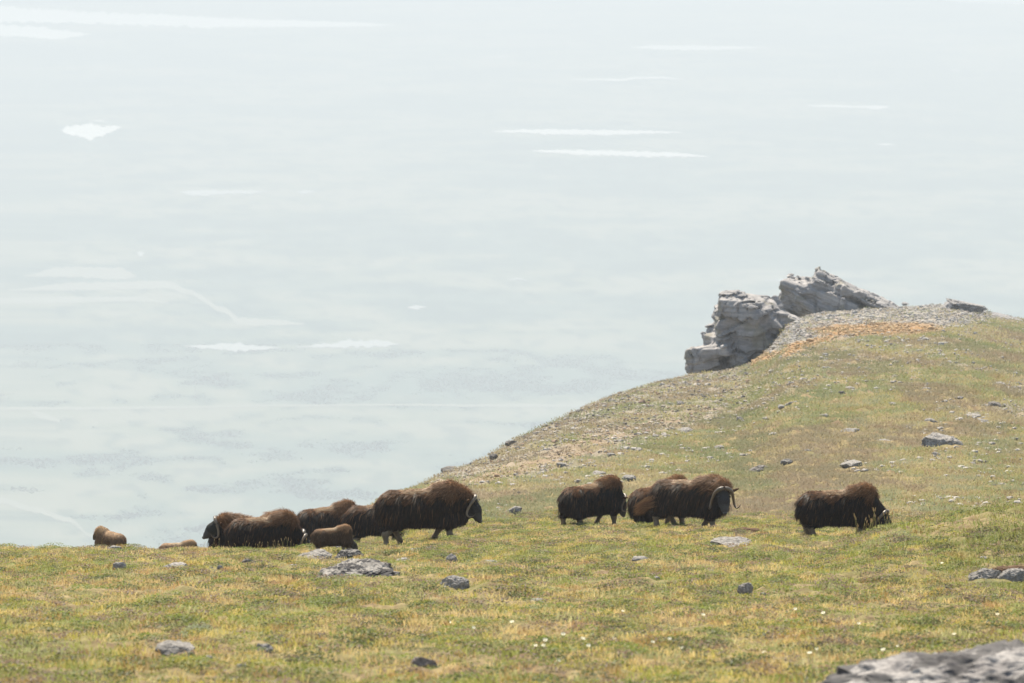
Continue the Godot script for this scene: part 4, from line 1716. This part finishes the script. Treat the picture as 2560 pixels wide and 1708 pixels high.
		for e in ear:
			ep.append((H.call(e[0], e[1], e[2] * sd) - mid) * s)
			er.append(e[3] * s * 0.8)
			ec.append(brown.lerp(dark, 0.6))
		put("ear", tube(ep, er, ec), skin_mat, root)
		var em := SphereMesh.new()
		em.radius = 0.021 * s
		em.height = 0.042 * s
		em.radial_segments = 10
		em.rings = 6
		put("eye", em, eye_mat, root).position = (H.call(0.17, 0.01, 0.115 * sd) - mid) * s
	var nose := SphereMesh.new()
	nose.radius = 0.052 * s
	nose.height = 0.085 * s
	nose.radial_segments = 12
	nose.rings = 8
	put("nose", nose, hoof_mat, root).position = (H.call(0.485, -0.015, 0) - mid) * s * 1.0


func build_herd() -> void:
	coat_mat = vc_mat(0.55, 0.28, 0.85)
	skin_mat = vc_mat(0.85, 0.25)
	horn_mat = vc_mat(0.42, 0.5)
	eye_mat = StandardMaterial3D.new()
	eye_mat.albedo_color = Color(0.02, 0.015, 0.012).linear_to_srgb()
	eye_mat.roughness = 0.15
	hoof_mat = StandardMaterial3D.new()
	hoof_mat.albedo_color = Color(0.05, 0.043, 0.04).linear_to_srgb()
	hoof_mat.roughness = 0.5
	var low_face := Vector3(0.25, -0.97, 0)
	# the big bull
	muskox("largest shaggy brown bull walking with lowered head and curved horn, golden mane", {"u": 1070.0, "from": 97.0, "scale": 1.04, "top": 1195.0, "seed": 1, "poll": Vector3(1.95, 0.95, 0), "face": Vector3(0.28, -0.96, 0), "feet": [0.10, -0.22, -0.12, 0.14], "hair": 1.15, "warm": 0.05, "yaw": 2.0})
	muskox("muskox standing half hidden behind the largest bull", {"u": 962.0, "from": 104.0, "scale": 0.95, "top": 1230.0, "seed": 2, "poll": Vector3(1.88, 0.82, 0), "face": low_face, "feet": [0.05, -0.1, 0.0, 0.1], "hair": 0.9, "yaw": 4.0})
	muskox("dark cow standing behind the grazing calf", {"u": 830.0, "from": 109.0, "scale": 0.95, "top": 1249.0, "seed": 3, "poll": Vector3(1.86, 0.86, 0), "face": low_face, "hair": 0.9, "yaw": 24.0})
	muskox("broad dark cow feeding behind tall seed stalks, ringed horn beside the calf", {"u": 672.0, "from": 100.0, "scale": 0.86, "top": 1269.0, "seed": 4, "poll": Vector3(1.92, 0.62, 0), "face": Vector3(0.45, -0.89, 0), "hair": 1.1, "fat": 1.05, "yaw": 3.0, "turn": -12.0})
	muskox("muskox facing away from the others with pale horns and raised head", {"u": 640.0, "from": 103.0, "scale": 0.95, "top": 1275.0, "seed": 5, "poll": Vector3(1.93, 1.18, 0), "face": Vector3(0.58, -0.82, 0), "hair": 0.9, "yaw": 184.0, "horn": 1.05})
	muskox("muskox of which only the hump shows above the broad dark cow", {"u": 652.0, "from": 105.0, "scale": 1.08, "top": 1267.0, "seed": 6, "poll": Vector3(1.88, 0.8, 0), "face": low_face, "hair": 0.7, "yaw": 8.0})
	muskox("small brown calf grazing between the two cows", {"u": 838.0, "from": 92.0, "scale": 0.45, "top": 1312.0, "seed": 7, "poll": Vector3(1.76, 0.50, 0), "face": Vector3(0.55, -0.83, 0), "calf": true, "horn": 0.0, "hair": 0.7, "warm": 0.35, "yaw": 8.0, "fat": 0.95, "shag": 0.85})
	muskox("tan calf seen from behind at the meadow edge", {"u": 270.0, "from": 98.0, "scale": 0.50, "top": 1313.0, "seed": 8, "poll": Vector3(1.72, 0.98, 0), "face": Vector3(0.5, -0.86, 0), "calf": true, "hair": 0.7, "warm": 0.95, "yaw": 138.0, "shag": 0.85, "nosaddle": true})
	muskox("small tan calf lying curled up at the meadow edge", {"u": 453.0, "from": 98.0, "scale": 0.47, "top": 1346.0, "seed": 9, "poll": Vector3(1.52, 0.50, 0.05), "face": Vector3(0.4, -0.9, 0.1), "calf": true, "lying": true, "horn": 0.0, "hair": 0.6, "warm": 0.75, "yaw": -6.0, "shag": 0.7})
	muskox("dark muskox walking with its face close to the ground, no neighbour touching", {"u": 1490.0, "from": 98.0, "scale": 0.93, "top": 1185.0, "seed": 10, "poll": Vector3(1.80, 0.74, 0), "face": Vector3(0.12, -0.99, 0), "feet": [0.10, -0.22, 0.12, -0.12], "hair": 1.0, "yaw": 32.0, "turn": 4.0})
	muskox("muskox half hidden behind the bull that shows both spread horns", {"u": 1660.0, "from": 100.0, "scale": 0.98, "top": 1178.0, "seed": 11, "poll": Vector3(1.86, 0.84, 0), "face": low_face, "feet": [0.1, -0.1, -0.12, 0.12], "hair": 0.9, "yaw": 42.0})
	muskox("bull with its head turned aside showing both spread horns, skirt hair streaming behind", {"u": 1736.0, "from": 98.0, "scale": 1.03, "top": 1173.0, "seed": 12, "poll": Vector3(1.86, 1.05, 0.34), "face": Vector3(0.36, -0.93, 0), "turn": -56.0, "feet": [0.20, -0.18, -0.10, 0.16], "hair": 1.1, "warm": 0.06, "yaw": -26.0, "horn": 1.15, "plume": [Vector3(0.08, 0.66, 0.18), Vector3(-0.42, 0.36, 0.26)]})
	muskox("dark muskox grazing with horns against the grassy mound", {"u": 2110.0, "from": 96.5, "scale": 0.92, "top": 1203.0, "seed": 13, "poll": Vector3(1.92, 0.62, 0), "face": Vector3(0.30, -0.95, 0), "turn": -28.0, "feet": [0.0, 0.1, 0.05, -0.1], "hair": 1.0, "yaw": -2.0})


func _ready() -> void:
	# camera
	var cam := Camera3D.new()
	cam.name = "camera"
	var lens := CameraAttributesPhysical.new()
	lens.frustum_focal_length = 161.6
	lens.frustum_focus_distance = 104.0
	lens.exposure_aperture = 4.0
	cam.attributes = lens
	cam.keep_aspect = Camera3D.KEEP_HEIGHT
	cam.fov = 8.494
	cam.near = 0.5
	cam.far = 150000.0
	cam.rotation.x = -PITCH
	add_child(cam)
	# sky, haze, exposure
	var sky_mat := ProceduralSkyMaterial.new()
	sky_mat.sky_top_color = Color(0.53, 0.62, 0.73)
	sky_mat.sky_horizon_color = Color(0.86, 0.91, 0.94)
	sky_mat.sky_curve = 0.25
	sky_mat.ground_horizon_color = Color(0.78, 0.84, 0.86)
	sky_mat.ground_bottom_color = Color(0.30, 0.33, 0.28)
	sky_mat.sun_angle_max = 0.0
	var sky := Sky.new()
	sky.sky_material = sky_mat
	var env := Environment.new()
	env.background_mode = Environment.BG_SKY
	env.sky = sky
	env.background_energy_multiplier = 0.66
	env.tonemap_mode = Environment.TONE_MAPPER_LINEAR
	env.tonemap_exposure = 2.2
	env.fog_enabled = true
	env.fog_light_color = Color(0.93, 0.968, 1.0)
	env.fog_density = 0.00017
	env.sdfgi_enabled = true
	env.ssao_enabled = true
	env.ssil_enabled = true
	var we := WorldEnvironment.new()
	we.name = "environment"
	we.environment = env
	add_child(we)
	# sun: high, beyond the herd
	var sun := DirectionalLight3D.new()
	sun.name = "sun"
	sun.light_energy = 1.6
	sun.light_color = Color(1.0, 0.955, 0.88)
	sun.light_angular_distance = 0.6
	sun.shadow_enabled = true
	add_child(sun)
	sun.look_at_from_position(Vector3(-0.16, 0.80, -0.60) * 100.0, Vector3.ZERO, Vector3.UP)

	setup_noise()
	build_sil()
	build_ground()
	build_valley()
	build_valley_scrub()
	build_mast()
	make_stone_mat()
	build_stones()
	build_outcrops()
	build_shrubs()
	build_turf()
	build_stalks()
	build_flowers()
	build_herd()
